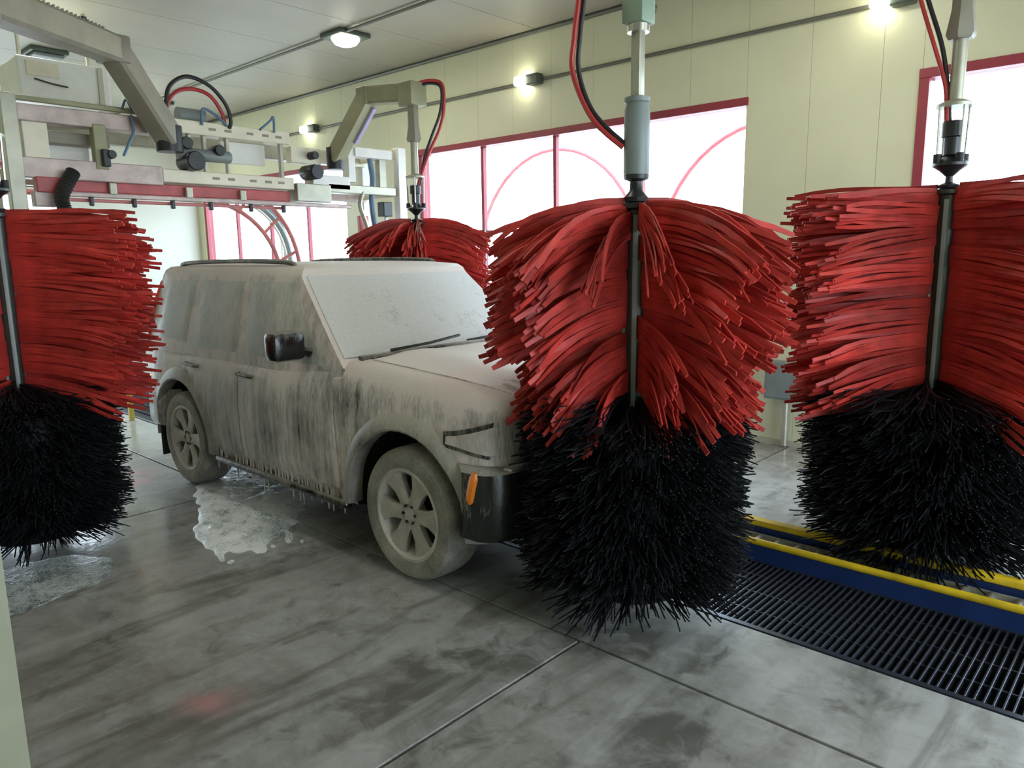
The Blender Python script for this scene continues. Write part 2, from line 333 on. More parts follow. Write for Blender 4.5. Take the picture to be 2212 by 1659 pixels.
# ---- right wall: core blocks + vertical panels
wr = empty('wall_right', kind='structure'); tag(wr, 'cream panelled long wall with red framed windows', 'wall')
edges = [Y0]
y = 3.15 - 0.564 * 12
seams = sorted(set([round(3.15 + 0.564 * k, 3) for k in range(-12, 20)]))
def wallcells():
    ed = sorted(set([Y0, Y1] + [s for s in seams if Y0 < s < Y1] + [e for a, b, _ in WINS for e in (a, b)]))
    ed2 = [ed[0]]
    for e in ed[1:]:
        if e - ed2[-1] < 0.12 and not any(abs(e - q) < 1e-6 for a, b, _ in WINS for q in (a, b)) and e != Y1: continue
        if e - ed2[-1] < 0.12 and len(ed2) > 1: ed2.pop()
        ed2.append(e)
    return list(zip(ed2[:-1], ed2[1:]))
for a, b, _ in WINS:
    MB().box((WX + 0.02, a, -0.1), (WX + 0.24, b, ZB)).build('wall_core', M['seam'], wr, False)
    MB().box((WX + 0.02, a, ZT), (WX + 0.24, b, CZ)).build('wall_core', M['seam'], wr, False)
srt = sorted(WINS); gaps = [Y0] + [e for a, b, _ in srt for e in (a, b)] + [Y1]
for a, b in zip(gaps[::2], gaps[1::2]):
    MB().box((WX + 0.02, a, -0.1), (WX + 0.24, b, CZ)).build('wall_core', M['seam'], wr, False)
for a, b in wallcells():
    mid = (a + b) / 2; inw = any(p < mid < q for p, q, _ in WINS)
    for z0, z1 in (((0, ZB), (ZT, CZ)) if inw else ((0, CZ),)):
        MB().box((WX, a + 0.0012, z0), (WX + 0.02, b - 0.0012, z1)).build('wall_panel', M['wall'], wr, False)
MB().box((WX - 0.025, Y0, 0.0), (WX - 0.001, Y1, 0.05)).build('kerb', M['seam'], wr, False)
MB().tube([(WX - 0.02, Y0, CZ - 0.025), (WX - 0.02, Y1, CZ - 0.025)], 0.022, 8).build('ceiling_trim', M['conduit'], wr)

for k, (a, b, mul) in enumerate(WINS):
    wn = empty('window_%d' % (k + 1), (WX, 0, 0), kind='structure')
    tag(wn, ['wide red framed window with tall panes behind the middle brush', 'red framed window at the right edge behind the right brush', 'far red framed window seen under the gantry'][k], 'window')
    t = 0.055
    MB().box((-0.012, a - 0.02, ZT - 0.06), (0.16, b + 0.02, ZT + 0.012), 0.006).build('head_rail', M['frame'], wn, False)
    MB().box((-0.012, a - 0.02, ZB - 0.012), (0.16, b + 0.02, ZB + 0.06), 0.006).build('sill_rail', M['frame'], wn, False)
    MB().box((0.02, b - 0.055, ZB + 0.06), (0.15, b, ZT - 0.06), 0.005).build('jamb', M['frame'], wn, False)
    if k == 1: MB().box((-0.010, b - 0.055, ZB + 0.06), (0.018, b + 0.018, ZT - 0.061), 0.004).build('jamb_face', M['frame'], wn, False)
    MB().box((0.06, a, ZB + 0.06), (0.15, a + 0.03, ZT - 0.06), 0.005).build('jamb', M['sillwhite'], wn, False)
    ed = [a + 0.03] + sorted(mul) + [b - 0.055]
    for q in mul: MB().box((0.055, q - 0.022, ZB + 0.06), (0.115, q + 0.022, ZT - 0.06), 0.005).build('mullion', M['frame'], wn, False)
    for p, q in zip(ed[:-1], ed[1:]):
        if k == 2:
            MB().box((0.08, p + 0.01, ZB + 0.06), (0.088, q - 0.01, ZT - 0.06)).build('pane', M['glass'], wn, False); continue
        MB().box((0.055, p, 2.02), (0.115, q, 2.055), 0.004).build('transom', M['frame'], wn, False)
        MB().box((0.08, p + 0.01, 2.055), (0.088, q - 0.01, ZT - 0.06)).build('pane', M['glass'], wn, False)
        MB().box((0.08, p + 0.01, ZB + 0.06), (0.088, q - 0.01, 2.02)).build('pane', M['glass'], wn, False)

# ---- ceiling panels
ce = empty('ceiling', (0, 0, CZ), kind='structure'); tag(ce, 'beige grey panelled ceiling', 'ceiling')
MB().box((BX - 0.2, Y0, 0.03), (WX + 0.24, Y1 + 0.2, 0.2)).build('deck', M['seam'], ce, False)
ys = [Y0 + i * 1.2 for i in range(int((Y1 - Y0) / 1.2) + 1)]
for a in ys:
    b = min(a + 1.2, Y1)
    for x0, x1 in ((BX, 2.3), (2.3, WX + 0.02)):
        if b - a > 0.05: MB().box((x0 + 0.004, a + 0.004, 0.0), (x1 - 0.004, b - 0.004, 0.03)).build('ceiling_panel', M['ceil'], ce, False)

# ---- left wall with its end return (the sliver at the left edge), wall behind the bay, end walls
o = MB().box((0.32, 3.03, -0.1), (LX, Y1, CZ)).build('wall_left', M['wall'], None, False); tag(o, 'cream left wall ending at the left picture edge', 'wall', kind='structure')
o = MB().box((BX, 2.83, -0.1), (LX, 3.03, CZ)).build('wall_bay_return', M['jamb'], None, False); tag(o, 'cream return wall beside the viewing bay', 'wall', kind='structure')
o = MB().box((BX - 0.2, Y0, -0.1), (BX, 3.03, CZ)).build('wall_bay_back', M['wall'], None, False); tag(o, 'cream wall behind the viewing bay', 'wall', kind='structure')
o = MB().box((0.30, Y0, -0.1), (0.50, -0.9, CZ)).build('wall_added_shade', M['wall'], None, False); tag(o, 'unseen cream wall added to shade the bay return', 'wall', kind='structure')  # out of view, added to keep exit light off the bay return
m_ = MB(); m_.box((LX, Y1, -0.1), (1.3, Y1 + 0.2, CZ)); m_.box((4.3, Y1, -0.1), (WX + 0.24, Y1 + 0.2, CZ)); m_.box((1.3, Y1, 3.2), (4.3, Y1 + 0.2, CZ))
o = m_.build('wall_far', M['farwall'], None, False); tag(o, 'pale far end wall around the entrance opening', 'wall', kind='structure')
m_ = MB(); m_.box((BX, Y0 - 0.2, -0.1), (0.8, Y0, CZ)); m_.box((5.8, Y0 - 0.2, -0.1), (WX + 0.24, Y0, CZ)); m_.box((0.8, Y0 - 0.2, 3.4), (5.8, Y0, CZ))
o = m_.build('wall_exit', M['wall'], None, False); tag(o, 'cream end wall around the exit opening', 'wall', kind='structure')
o = MB().box((-60, -60, -0.5), (80, 80, -0.33)).build('ground_outside', M['pathway'], None, False); tag(o, 'pale concrete apron outside the building', 'ground', kind='structure')

# ================================================================== GRATING AND CONVEYOR
gr = empty('floor_grating', (3.55, 1.5, 0.0), 'dark steel bar grating over the drain trench beside the conveyor', 'grating')
for sx in (-0.39, 0.36): MB().box((sx, Y0 - 1.4, -0.05), (sx + 0.03, Y1 - 1.6, -0.002)).build('edge_bar', M['grate'], gr, False)
for sx in (-0.2, 0.0, 0.2): MB().box((sx - 0.004, Y0 - 1.4, -0.035), (sx + 0.004, Y1 - 1.6, -0.012)).build('carrier_bar', M['grate'], gr, False)
barm = MB().box((-0.36, -0.0045, -0.04), (0.36, 0.0045, -0.006), 0.002).mesh('cross_bar', M['grate'], False)
for k in range(280):
    yy = -0.9 - 1.5 + k * 0.033
    link('cross_bar', barm, gr, (0, yy, 0))

cv = empty('conveyor', (4.08, 2.0, 0.0), 'yellow and blue conveyor track with steel rollers along the floor', 'conveyor')
LY0, LY1 = Y0 - 1.6, Y1 - 2.4
MB().box((-0.165, LY0, -0.03), (-0.145, LY1, 0.098), 0.004).build('blue_side_plate', M['blue'], cv, False)
MB().tube([(-0.155, LY0, 0.108), (-0.155, LY1, 0.108)], 0.02, 10).build('yellow_rail', M['yellow'], cv)
MB().box((0.148, LY0, 0.0), (0.165, LY1, 0.10), 0.004).build('blue_side_plate', M['blue'], cv, False)
MB().box((0.135, LY0, 0.085), (0.205, LY1, 0.125), 0.012).build('yellow_rail', M['yellow'], cv)
MB().box((-0.145, LY0, -0.02), (0.148, LY1, 0.012)).build('track_bed', M['steel'], cv, False)
rollm = MB().lathe([(0.0, -0.1), (0.022, -0.1), (0.024, -0.09), (0.024, 0.09), (0.022, 0.1), (0, 0.1)], axis='X', seg=10).mesh('roller', M['steel'])
for k in range(40):
    yy = -2.6 + k * 0.12
    link('roller', rollm, cv, (0.0, yy, 0.037))
for sx in (-0.115, 0.115): MB().box((sx - 0.008, LY0, 0.012), (sx + 0.008, LY1, 0.05)).build('chain_guide', M['galv'], cv, False)

# ================================================================== CAR
CX, CY = 3.285, 4.38
car = empty('car', (CX, CY, 0), 'dark sport utility vehicle covered in grey wash foam', 'car')
def lerp(a, b, t): return a + (b - a) * t
def interp(tab, x):
    if x <= tab[0][0]: return tab[0][1]
    for (a, p), (b, q) in zip(tab[:-1], tab[1:]):
        if x <= b: return lerp(p, q, (x - a) / (b - a))
    return tab[-1][1]
HW = [(-2.00, 0.68), (-1.97, 0.755), (-1.93, 0.80), (-1.85, 0.835), (-1.7, 0.855), (-1.4, 0.868), (-0.8, 0.872), (0.6, 0.875), (1.4, 0.87), (1.8, 0.855), (1.95, 0.835), (2.03, 0.79), (2.07, 0.70)]
ZTOP = [(-2.00, 0.99), (-1.97, 1.035), (-1.88, 1.07), (-1.6, 1.10), (-1.2, 1.125), (-0.8, 1.145), (-0.6, 1.12), (0, 1.10), (2.0, 1.10), (2.07, 1.06)]
ZBOT = [(-2.00, 0.42), (-1.85, 0.36), (-1.5, 0.30), (1.5, 0.30), (1.9, 0.36), (2.07, 0.44)]
SIDE = [(0.0, 0.94), (0.05, 0.975), (0.14, 0.992), (0.3, 1.0), (0.5, 1.004), (0.66, 1.0), (0.8, 0.985), (0.9, 0.972), (0.96, 0.955), (1.0, 0.92)]
def side_x(y, z):
    h = interp(HW, y); zb, zt = interp(ZBOT, y), interp(ZTOP, y)
    return h * interp(SIDE, max(0, min(1, (z - zb) / (zt - zb))))
def ring(y):
    h, zb, zt = interp(HW, y), interp(ZBOT, y), interp(ZTOP, y)
    hood = 0.045 if y < -0.7 else 0.01
    half = [(0, zb), (0.5 * h, zb), (0.86 * h, zb)]
    for i in range(13):
        t = (i + 0.3) / 12.6
        half.append((h * interp(SIDE, t), lerp(zb, zt, t)))
    # shoulder crease of the bonnet, then crown
    half += [(0.885 * h, zt + hood * 0.28), (0.80 * h, zt + hood * 0.5), (0.74 * h, zt + hood * 0.42), (0.45 * h, zt + hood * 0.9), (0, zt + hood)]
    return half
stations = [-2.00, -1.97, -1.93, -1.85, -1.75, -1.6] + [-1.4 + 0.2 * i for i in range(16)] + [1.75, 1.85, 1.95, 2.03, 2.07]
b = MB(); rings = []
for yy in stations:
    hf = ring(yy); full = hf + [(-x, z) for x, z in reversed(hf[1:-1])]
    rings.append([(x, yy, z) for x, z in full])
n = len(rings[0])
for r in rings: b.v += r
for i in range(len(rings) - 1):
    for k in range(n):
        k2 = (k + 1) % n; b.f.append((i * n + k, i * n + k2, (i + 1) * n + k2, (i + 1) * n + k))
b.f.append(tuple(range(n - 1, -1, -1))); b.f.append(tuple((len(rings) - 1) * n + k for k in range(n)))
body = b.build('body', M['body'], car)
AX = (-1.35, 1.35); WR = 0.37
cut = MB()
for ay in AX:
    for s in (-1, 1):
        x0, x1 = (0.52, 1.1) if s > 0 else (-1.1, -0.52)
        cut.lathe([(0.475, x0), (0.475, x1)], (0, ay, 0.375), 'X', 36)
cb = cut.build('cutter', M['trim'], car)
md = body.modifiers.new('wells', 'BOOLEAN'); md.object = cb; md.operation = 'DIFFERENCE'; md.solver = 'EXACT'
dg = bpy.context.evaluated_depsgraph_get(); dg.update()
nm = bpy.data.meshes.new_from_object(body.evaluated_get(dg)); body.modifiers.clear(); old = body.data; body.data = nm; nm.name = 'body'
bpy.data.objects.remove(cb); bpy.data.meshes.remove(old)
nm.materials.clear(); nm.materials.append(M['body']); nm.materials.append(M['rubber'])
for p in nm.polygons:
    c = p.center; p.material_index = 0; p.use_smooth = True
    for ay in AX:
        if abs(sqrt((c.y - ay) ** 2 + (c.z - 0.375) ** 2) - 0.475) < 0.03 and 0.5 < abs(c.x) < 0.845 and abs(p.normal.x) < 0.5: p.material_index = 1
        if abs(abs(c.x) - 0.52) < 0.01: p.material_index = 1
nm.set_sharp_from_angle(angle=radians(35))

# cabin (pillars and roof)
def cab_x(y, z):
    t = max(0, min(1, (z - 1.06) / (1.66 - 1.06)))
    k = 1.0
    if y > 1.6: k = 1 - 0.06 * ((y - 1.6) / 0.45) ** 2
    return lerp(0.845, 0.705, t ** 1.15) * k
def cab_front(z): return lerp(-0.80, -0.17, max(0, min(1.1, (z - 1.12) / 0.56)))
def cab_rear(z): return lerp(2.05, 1.86, max(0, min(1, (z - 1.06) / 0.6)))
zl = [1.04, 1.12, 1.25, 1.4, 1.55, 1.63]; c_ = MB(); nseg = 14; lay = []
for z in zl:
    yf, yr = cab_front(z), cab_rear(z); pts = []
    for i in range(nseg + 1):
        yy = lerp(yf + 0.0, yr, i / nseg); pts.append((cab_x(yy, z), yy, z))
    ringp = []
    for i in range(7): t = i / 7; ringp.append((lerp(-cab_x(yf, z), cab_x(yf, z), t), yf - 0.10 * sin(pi * t), z))
    ringp += pts[:-1]
    for i in range(7): t = i / 7; ringp.append((lerp(pts[-1][0], -pts[-1][0], t), yr + 0.04 * sin(pi * t), z))
    ringp += [(-x, yy, zz) for x, yy, zz in reversed(pts[1:])]
    lay.append(ringp)
def shrink(r, s, z, cy=0.85): return [(x * s, cy + (yy - cy) * (1 - (1 - s) * 0.55), z) for x, yy, _ in r]
lay.append(shrink(lay[-1], 0.975, 1.67)); lay.append(shrink(lay[-2], 0.93, 1.695)); lay.append(shrink(lay[-3], 0.7, 1.715)); lay.append(shrink(lay[-4], 0.35, 1.724))
nn = len(lay[0])
for r in lay: c_.v += r
for i in range(len(lay) - 1):
    for k in range(nn):
        k2 = (k + 1) % nn; c_.f.append((i * nn + k, i * nn + k2, (i + 1) * nn + k2, (i + 1) * nn + k))
c_.f.append(tuple(range(nn - 1, -1, -1))); c_.f.append(tuple((len(lay) - 1) * nn + k for k in range(nn)))
cabin = c_.build('cabin', M['body'], car)

def patch(name, quad, fx, off, mt, parent, s=-1, nu=10, nv=8, thick=0.012, rnd=0.0):
    """a panel over the side surface: quad = 4 corners (y,z) order: rear-bottom? any loop a,b,c,d"""
    a, b2, c2, d = quad; g = MB(); top = []
    for j in range(nv + 1):
        for i in range(nu + 1):
            u, v = i / nu, j / nv
            yy = lerp(lerp(a[0], b2[0], u), lerp(d[0], c2[0], u), v); zz = lerp(lerp(a[1], b2[1], u), lerp(d[1], c2[1], u), v)
            # soften corners
            e = min(u, 1 - u, 0.15) / 0.15; e2 = min(v, 1 - v, 0.15) / 0.15
            lip = -0.006 if (i in (0, nu) or j in (0, nv)) else 0
            g.v.append((s * (fx(yy, zz) + off + lip), yy, zz))
    W1 = nu + 1
    for j in range(nv):
        for i in range(nu): g.f.append((j * W1 + i, j * W1 + i + 1, (j + 1) * W1 + i + 1, (j + 1) * W1 + i))
    base = len(g.v); g.v += [(x - s * thick, yy, zz) for x, yy, zz in g.v[:base]]
    for j in range(nv):
        for i in range(nu): g.f.append(tuple(base + q for q in (j * W1 + i, (j + 1) * W1 + i, (j + 1) * W1 + i + 1, j * W1 + i + 1)))
    rim = [i for i in range(W1)] + [j * W1 + nu for j in range(1, nv + 1)] + [nv * W1 + i for i in range(nu - 1, -1, -1)] + [j * W1 for j in range(nv - 1, 0, -1)]
    for i in range(len(rim)):
        p, q = rim[i], rim[(i + 1) % len(rim)]; g.f.append((p, q, base + q, base + p))
    return g.build(name, mt, parent)
for s in (-1, 1):
    d1 = patch('front_door', [(-0.76, 0.40), (0.40, 0.40), (0.40, 1.085), (-0.70, 1.085)], side_x, 0.012, M['door'], car, s)
    d2 = patch('rear_door', [(0.425, 0.40), (0.86, 0.40), (1.28, 1.085), (0.425, 1.085)], side_x, 0.012, M['door'], car, s)
    patch('door_window', [(-0.60, 1.115), (0.36, 1.115), (0.38, 1.60), (-0.16, 1.60)], cab_x, 0.006, M['sideglass'], car, s, thick=0.01)
    patch('door_window', [(0.46, 1.115), (1.14, 1.115), (1.10, 1.60), (0.47, 1.60)], cab_x, 0.006, M['sideglass'], car, s, thick=0.01)
    patch('quarter_window', [(1.24, 1.13), (1.80, 1.16), (1.70, 1.585), (1.20, 1.60)], cab_x, 0.006, M['sideglass'], car, s, thick=0.01)
    for (y0, dp) in ((0.30, d1), (1.10, d2)):
        hx = s * (side_x(y0, 0.98) + 0.018)
        MB().tube([(hx, y0 - 0.10, 0.975), (hx + s * 0.025, y0 - 0.08, 0.98), (hx + s * 0.025, y0 + 0.06, 0.985), (hx, y0 + 0.08, 0.985)], 0.013, 8).build('door_handle', M['trim'], dp)
    # mirror
    mr = MB().tube([(s * 0.82, -0.44, 1.19), (s * 0.92, -0.43, 1.22)], [0.035, 0.03], 8).build('mirror_arm', M['trim'], car)
    MB().box((s * 0.89, -0.52, 1.155), (s * 1.10, -0.38, 1.33), 0.035).build('mirror_housing', M['trim'], mr)
    MB().box((s * 0.91, -0.378, 1.175), (s * 1.08, -0.372, 1.31), 0.003).build('mirror_glass', M['blackmetal'], mr)
    # running board and wheel-arch flares
    MB().box((s * 0.80, -0.82, 0.285), (s * 0.885, 0.82, 0.335), 0.02).build('running_board', M['trim'], car)
    for ay in AX:
        g = MB(); npt = 22; sec = [(0.465, -0.06), (0.466, 0.022), (0.478, 0.032), (0.525, 0.026), (0.56, 0.002), (0.56, -0.06)]
        a0, a1 = (-4, 184); vs = []
        for i in range(npt + 1):
            a = radians(lerp(a0, a1, i / npt))
            for rr, dx in sec:
                yy, zz = ay + rr * cos(a), 0.375 + rr * sin(a)
                sx = max(side_x(yy, max(0.45, zz)), 0.845) if abs(yy) < 1.85 else max(side_x(yy, max(0.45, zz)), 0.78)
                vs.append((s * (sx + dx), yy, zz))
        k_ = len(sec); fs = [(i * k_ + j, i * k_ + (j + 1) % k_, (i + 1) * k_ + (j + 1) % k_, (i + 1) * k_ + j) for i in range(npt) for j in range(k_)]
        fs += [tuple(range(k_ - 1, -1, -1)), tuple(npt * k_ + j for j in range(k_))]
        g.add(vs, fs).build('wheel_arch', M['arch'], car)
    # roof rail
    MB().tube(smooth_path([(s * 0.60, 0.02, 1.685), (s * 0.61, 0.12, 1.725), (s * 0.61, 0.9, 1.735), (s * 0.60, 1.66, 1.72), (s * 0.59, 1.76, 1.67)], 5), 0.017, 8).build('roof_rail', M['trim'], car)
    # headlamp wrapping the corner, amber side marker, tail lamp
    lampo = None
    for nm_, mt_, dx, e0, gz in (('headlamp', M['trim'], 0.016, 0.0, 0.022), ('headlamp_lens', M['headlamp'], 0.028, 0.02, 0.0)):
        g = MB(); pts = []
        for i in range(9):
            t = i / 8; yy = lerp(-1.66 - e0, -1.985, t ** 0.75); xx = side_x(yy, 0.9)
            if t > 0.85: xx = 0.67 - (t - 0.85) * (0.9 - e0)
            pts.append((xx, yy, lerp(0.83, 0.785, t) - gz, lerp(0.865, 0.95, t) + gz))
        for xx, yy, z0, z1 in pts:
            g.v += [(s * (xx + dx), yy - dx * 0.6, z0), (s * (xx + dx * 0.8), yy - dx * 0.6, z1), (s * (xx - 0.05), yy + 0.02, z1), (s * (xx - 0.05), yy + 0.02, z0)]
        for i in range(8):
            for j in range(4): g.f.append((i * 4 + j, i * 4 + (j + 1) % 4, (i + 1) * 4 + (j + 1) % 4, (i + 1) * 4 + j))
        g.f += [(3, 2, 1, 0), (32, 33, 34, 35)]
        lampo = g.build(nm_, mt_, lampo or car)
    MB().tube([(s * (cab_x(cab_rear(z), z) - 0.012), cab_rear(z) + 0.008, z) for z in (1.08, 1.2, 1.32, 1.45, 1.58)], [0.02, 0.034, 0.034, 0.032, 0.018], 8).build('tail_lamp', M['taillamp'], car)
    # mud flap
    MB().box((s * 0.66, 1.80, 0.16), (s * 0.86, 1.815, 0.40), 0.004).build('mud_flap', M['rubber'], car)
# windscreen + rear glass
def screen(name, zlo, zhi, front, mt, inset):
    g = MB(); nu, nv = 14, 8
    for j in range(nv + 1):
        z = lerp(zlo, zhi, j / nv)
        for i in range(nu + 1):
            t = i / nu
            if front: yy = cab_front(z); hw_ = cab_x(yy, z) - inset; g.v.append((lerp(-hw_, hw_, t), yy - 0.10 * sin(pi * t) - 0.012, z + 0.004))
            else: yy = cab_rear(z); hw_ = cab_x(yy, z) - inset; g.v.append((lerp(-hw_, hw_, t), yy + 0.04 * sin(pi * t) + 0.010, z))
    W1 = nu + 1; nb = len(g.v)
    g.v += [(x, yy + (0.012 if front else -0.012), z - 0.006) for x, yy, z in g.v[:nb]]
    for j in range(nv):
        for i in range(nu):
            q = (j * W1 + i, j * W1 + i + 1, (j + 1) * W1 + i + 1, (j + 1) * W1 + i); g.f.append(q); g.f.append(tuple(nb + k for k in reversed(q)))
    rim = [i for i in range(W1)] + [j * W1 + nu for j in range(1, nv + 1)] + [nv * W1 + i for i in range(nu - 1, -1, -1)] + [j * W1 for j in range(nv - 1, 0, -1)]
    for i in range(len(rim)): p, q = rim[i], rim[(i + 1) % len(rim)]; g.f.append((p, q, nb + q, nb + p))
    return g.build(name, mt, car)
screen('windscreen', 1.17, 1.635, True, M['screen'], 0.03)
screen('rear_window', 1.15, 1.58, False, M['sideglass'], 0.08)
# cowl and wipers
MB().tube([(-0.74, -0.83, 1.165), (-0.4, -0.905, 1.185), (0, -0.935, 1.19), (0.4, -0.905, 1.185), (0.74, -0.83, 1.165)], 0.022, 8).build('cowl', M['trim'], car)
for x0, x1 in ((-0.55, 0.02), (0.08, 0.62)):
    MB().tube([(x0, -0.88, 1.205), (lerp(x0, x1, 0.5), -0.90, 1.222), (x1, -0.87, 1.245)], 0.009, 6).build('wiper', M['blackmetal'], car)
# bonnet panel over the front
g = MB(); nu, nv = 12, 10
for j in range(nv + 1):
    yy = lerp(-0.90, -1.945, j / nv); h = interp(HW, yy); zt = interp(ZTOP, yy)
    for i in range(nu + 1):
        t = lerp(-1, 1, i / nu); xx = t * h * 0.80
        g.v.append((xx, yy, zt + 0.045 * (0.5 + 0.5 * (1 - t * t)) + 0.014 - (0.008 if i in (0, nu) or j in (0, nv) else 0) + 0.012 * (1 if 0.4 < abs(t) < 0.75 else 0)))
W1 = nu + 1; nb = len(g.v); g.v += [(x, yy, z - 0.02) for x, yy, z in g.v[:nb]]
for j in range(nv):
    for i in range(nu):
        q = (j * W1 + i, j * W1 + i + 1, (j + 1) * W1 + i + 1, (j + 1) * W1 + i); g.f.append(q); g.f.append(tuple(nb + k for k in reversed(q)))
rim = [i for i in range(W1)] + [j * W1 + nu for j in range(1, nv + 1)] + [nv * W1 + i for i in range(nu - 1, -1, -1)] + [j * W1 for j in range(nv - 1, 0, -1)]
for i in range(len(rim)): p, q = rim[i], rim[(i + 1) % len(rim)]; g.f.append((p, q, nb + q, nb + p))
g.build('bonnet', M['body'], car)
# grille with vertical ribs
gl = MB().box((-0.56, -2.03, 0.745), (0.56, -1.97, 1.01), 0.02).build('grille', M['grille'], car)
for k in range(3):
    x = -0.25 + 0.25 * k; MB().beam((x - 0.03 * (k - 1), -2.04, 0.75), (x + 0.05 * (k - 1), -2.037, 0.99), 0.035, 0.02, (0, 1, 0)).build('grille_bar', M['headlamp'], gl)
# front bumper: swept round the nose
def bumper(name, front, z0, z1, mt):
    g = MB(); npt = 20; vs = []; sg = -1 if front else 1
    for i in range(npt + 1):
        t = lerp(-1, 1, i / npt); a = t * radians(90)
        xx = 0.885 * sin(a) / max(abs(sin(a)), 0.001) * (abs(sin(a)) ** 0.55) if abs(t) > 1e-6 else 0
        yo = (2.07 if front else 2.13) - (0.25 if front else 0.38) * (1 - (abs(cos(a))) ** 0.5)
        for dz, dd in ((0, -0.05), (0.03, -0.005), (0.12, 0.012), (0.6, 0.012), (0.92, 0.0), (1.0, -0.05)):
            k = 1 + dd * 0.6
            vs.append((xx * k, sg * (yo + dd), lerp(z0, z1, dz)))
        vs.append((xx * 0.85, sg * (yo - 0.16), z1)); vs.append((xx * 0.85, sg * (yo - 0.16), z0))
    k_ = 8; fs = [(i * k_ + j, i * k_ + (j + 1) % k_, (i + 1) * k_ + (j + 1) % k_, (i + 1) * k_ + j) for i in range(npt) for j in range(k_)]
    fs += [tuple(range(k_ - 1, -1, -1)), tuple(npt * k_ + j for j in range(k_))]
    return g.add(vs, fs).build(name, mt, car)
fb = bumper('front_bumper', True, 0.36, 0.74, M['bumper'])
MB().box((-0.80, -2.075, 0.735), (0.80, -2.02, 0.75), 0.006).build('bumper_strip', M['steel'], fb)
bumper('rear_bumper', False, 0.42, 0.72, M['body'])
MB().box((-0.45, -2.105, 0.52), (0.45, -2.06, 0.60), 0.015).build('bumper_intake', M['blackmetal'], fb)
for s in (-1, 1):
    MB().tube(smooth_path([(s * 0.885, -1.875, 0.56), (s * 0.885, -1.89, 0.63), (s * 0.878, -1.91, 0.72)], 4), [0.012] + [0.024] * 7 + [0.012], 8).build('amber_marker', M['amber'], fb)
    MB().lathe([(0.0, -2.095), (0.05, -2.095), (0.055, -2.07), (0.055, -2.03), (0, -2.03)], (s * 0.62, 0, 0.50), 'Y', 16).build('fog_lamp', M['headlamp'], fb)
# foam dripping from the sills
for s in (-1, 1):
    g = MB(); rd = random.Random(31 + s)
    for k in range(70):
        yy = rd.uniform(-0.84, 0.84); L = rd.uniform(0.03, 0.14) * rd.random() + 0.02; r0 = rd.uniform(0.004, 0.009); xx = s * (side_x(yy, 0.36) + 0.004)
        g.tube([(xx, yy, 0.40), (xx, yy, 0.33), (xx * 0.995, yy, 0.33 - L * 0.6), (xx * 0.995, yy, 0.33 - L)], [r0 * 0.6, r0, r0 * 0.8, r0 * 0.3], 5)
    o = g.build('foam_drips', M['headlamp'], car); o['kind'] = 'stuff'
# underbody
MB().box((-0.60, -1.8, 0.24), (0.60, 1.85, 0.32), 0.02).build('underbody', M['rubber'], car)
# wheels
tyre = MB().lathe([(0.255, -0.11), (0.30, -0.125), (0.345, -0.118), (0.366, -0.09), (0.37, -0.05), (0.37, 0.05), (0.366, 0.09), (0.345, 0.118), (0.30, 0.125), (0.255, 0.11), (0.25, 0.0)], axis='X', seg=48)
tyre.f = tyre.f[:-2]
for k in range(48): tyre.f.append((10 * 48 + k, 10 * 48 + (k + 1) % 48, (k + 1) % 48, k))
tyre_me = tyre.mesh('tyre', M['tyre'])
groove = MB()
rimm = MB().lathe([(0.258, -0.105), (0.262, -0.115), (0.245, -0.118), (0.232, -0.105), (0.222, -0.07), (0.205, 0.06), (0.245, 0.10), (0.255, 0.105)], axis='X', seg=40)
rimm.f = rimm.f[:-2]
rim_me = rimm.mesh('rim', M['wheelfoam'])
disc_me = MB().lathe([(0.0, -0.02), (0.19, -0.02), (0.195, 0.0), (0.0, 0.0)], axis='X', seg=28).mesh('brake_disc', M['blackmetal'])
hub_me = MB().lathe([(0.0, -0.098), (0.03, -0.098), (0.036, -0.09), (0.07, -0.085), (0.078, -0.07), (0.078, -0.03), (0, -0.03)], axis='X', seg=24).mesh('hub', M['wheelfoam'])
sp = MB(); secs = [(0.055, 0.042, -0.088), (0.10, 0.042, -0.090), (0.15, 0.046, -0.092), (0.20, 0.066, -0.098), (0.238, 0.095, -0.102)]
for r_, hw_, xx in secs:
    sp.v += [(xx, -hw_, r_), (xx - 0.006, -hw_ * 0.45, r_), (xx - 0.006, hw_ * 0.45, r_), (xx, hw_, r_), (xx + 0.04, hw_ * 0.8, r_), (xx + 0.04, -hw_ * 0.8, r_)]
for i in range(len(secs) - 1):
    for j in range(6): sp.f.append((i * 6 + j, i * 6 + (j + 1) % 6, (i + 1) * 6 + (j + 1) % 6, (i + 1) * 6 + j))
sp.f += [tuple(range(5, -1, -1)), tuple(24 + j for j in range(6))]
spoke_me = sp.mesh('spoke', M['wheelfoam'])
nut_me = MB().lathe([(0, -0.1), (0.008, -0.1), (0.010, -0.08), (0, -0.08)], axis='X', seg=6).mesh('wheel_nut', M['blackmetal'])
for ay in AX:
    for s in (-1, 1):
        wy = link('tyre', tyre_me, car, (s * 0.745, ay, 0.371), (0.3, 0, pi if s > 0 else 0))
        link('rim', rim_me, wy); link('brake_disc', disc_me, wy); link('hub', hub_me, wy)
        for k in range(6): link('spoke', spoke_me, wy, (0, 0, 0), (2 * pi * k / 6 + 0.2, 0, 0))
        for k in range(6):
            a = 2 * pi * k / 6 + 0.7; link('wheel_nut', nut_me, wy, (0.0, 0.052 * cos(a), 0.052 * sin(a)))

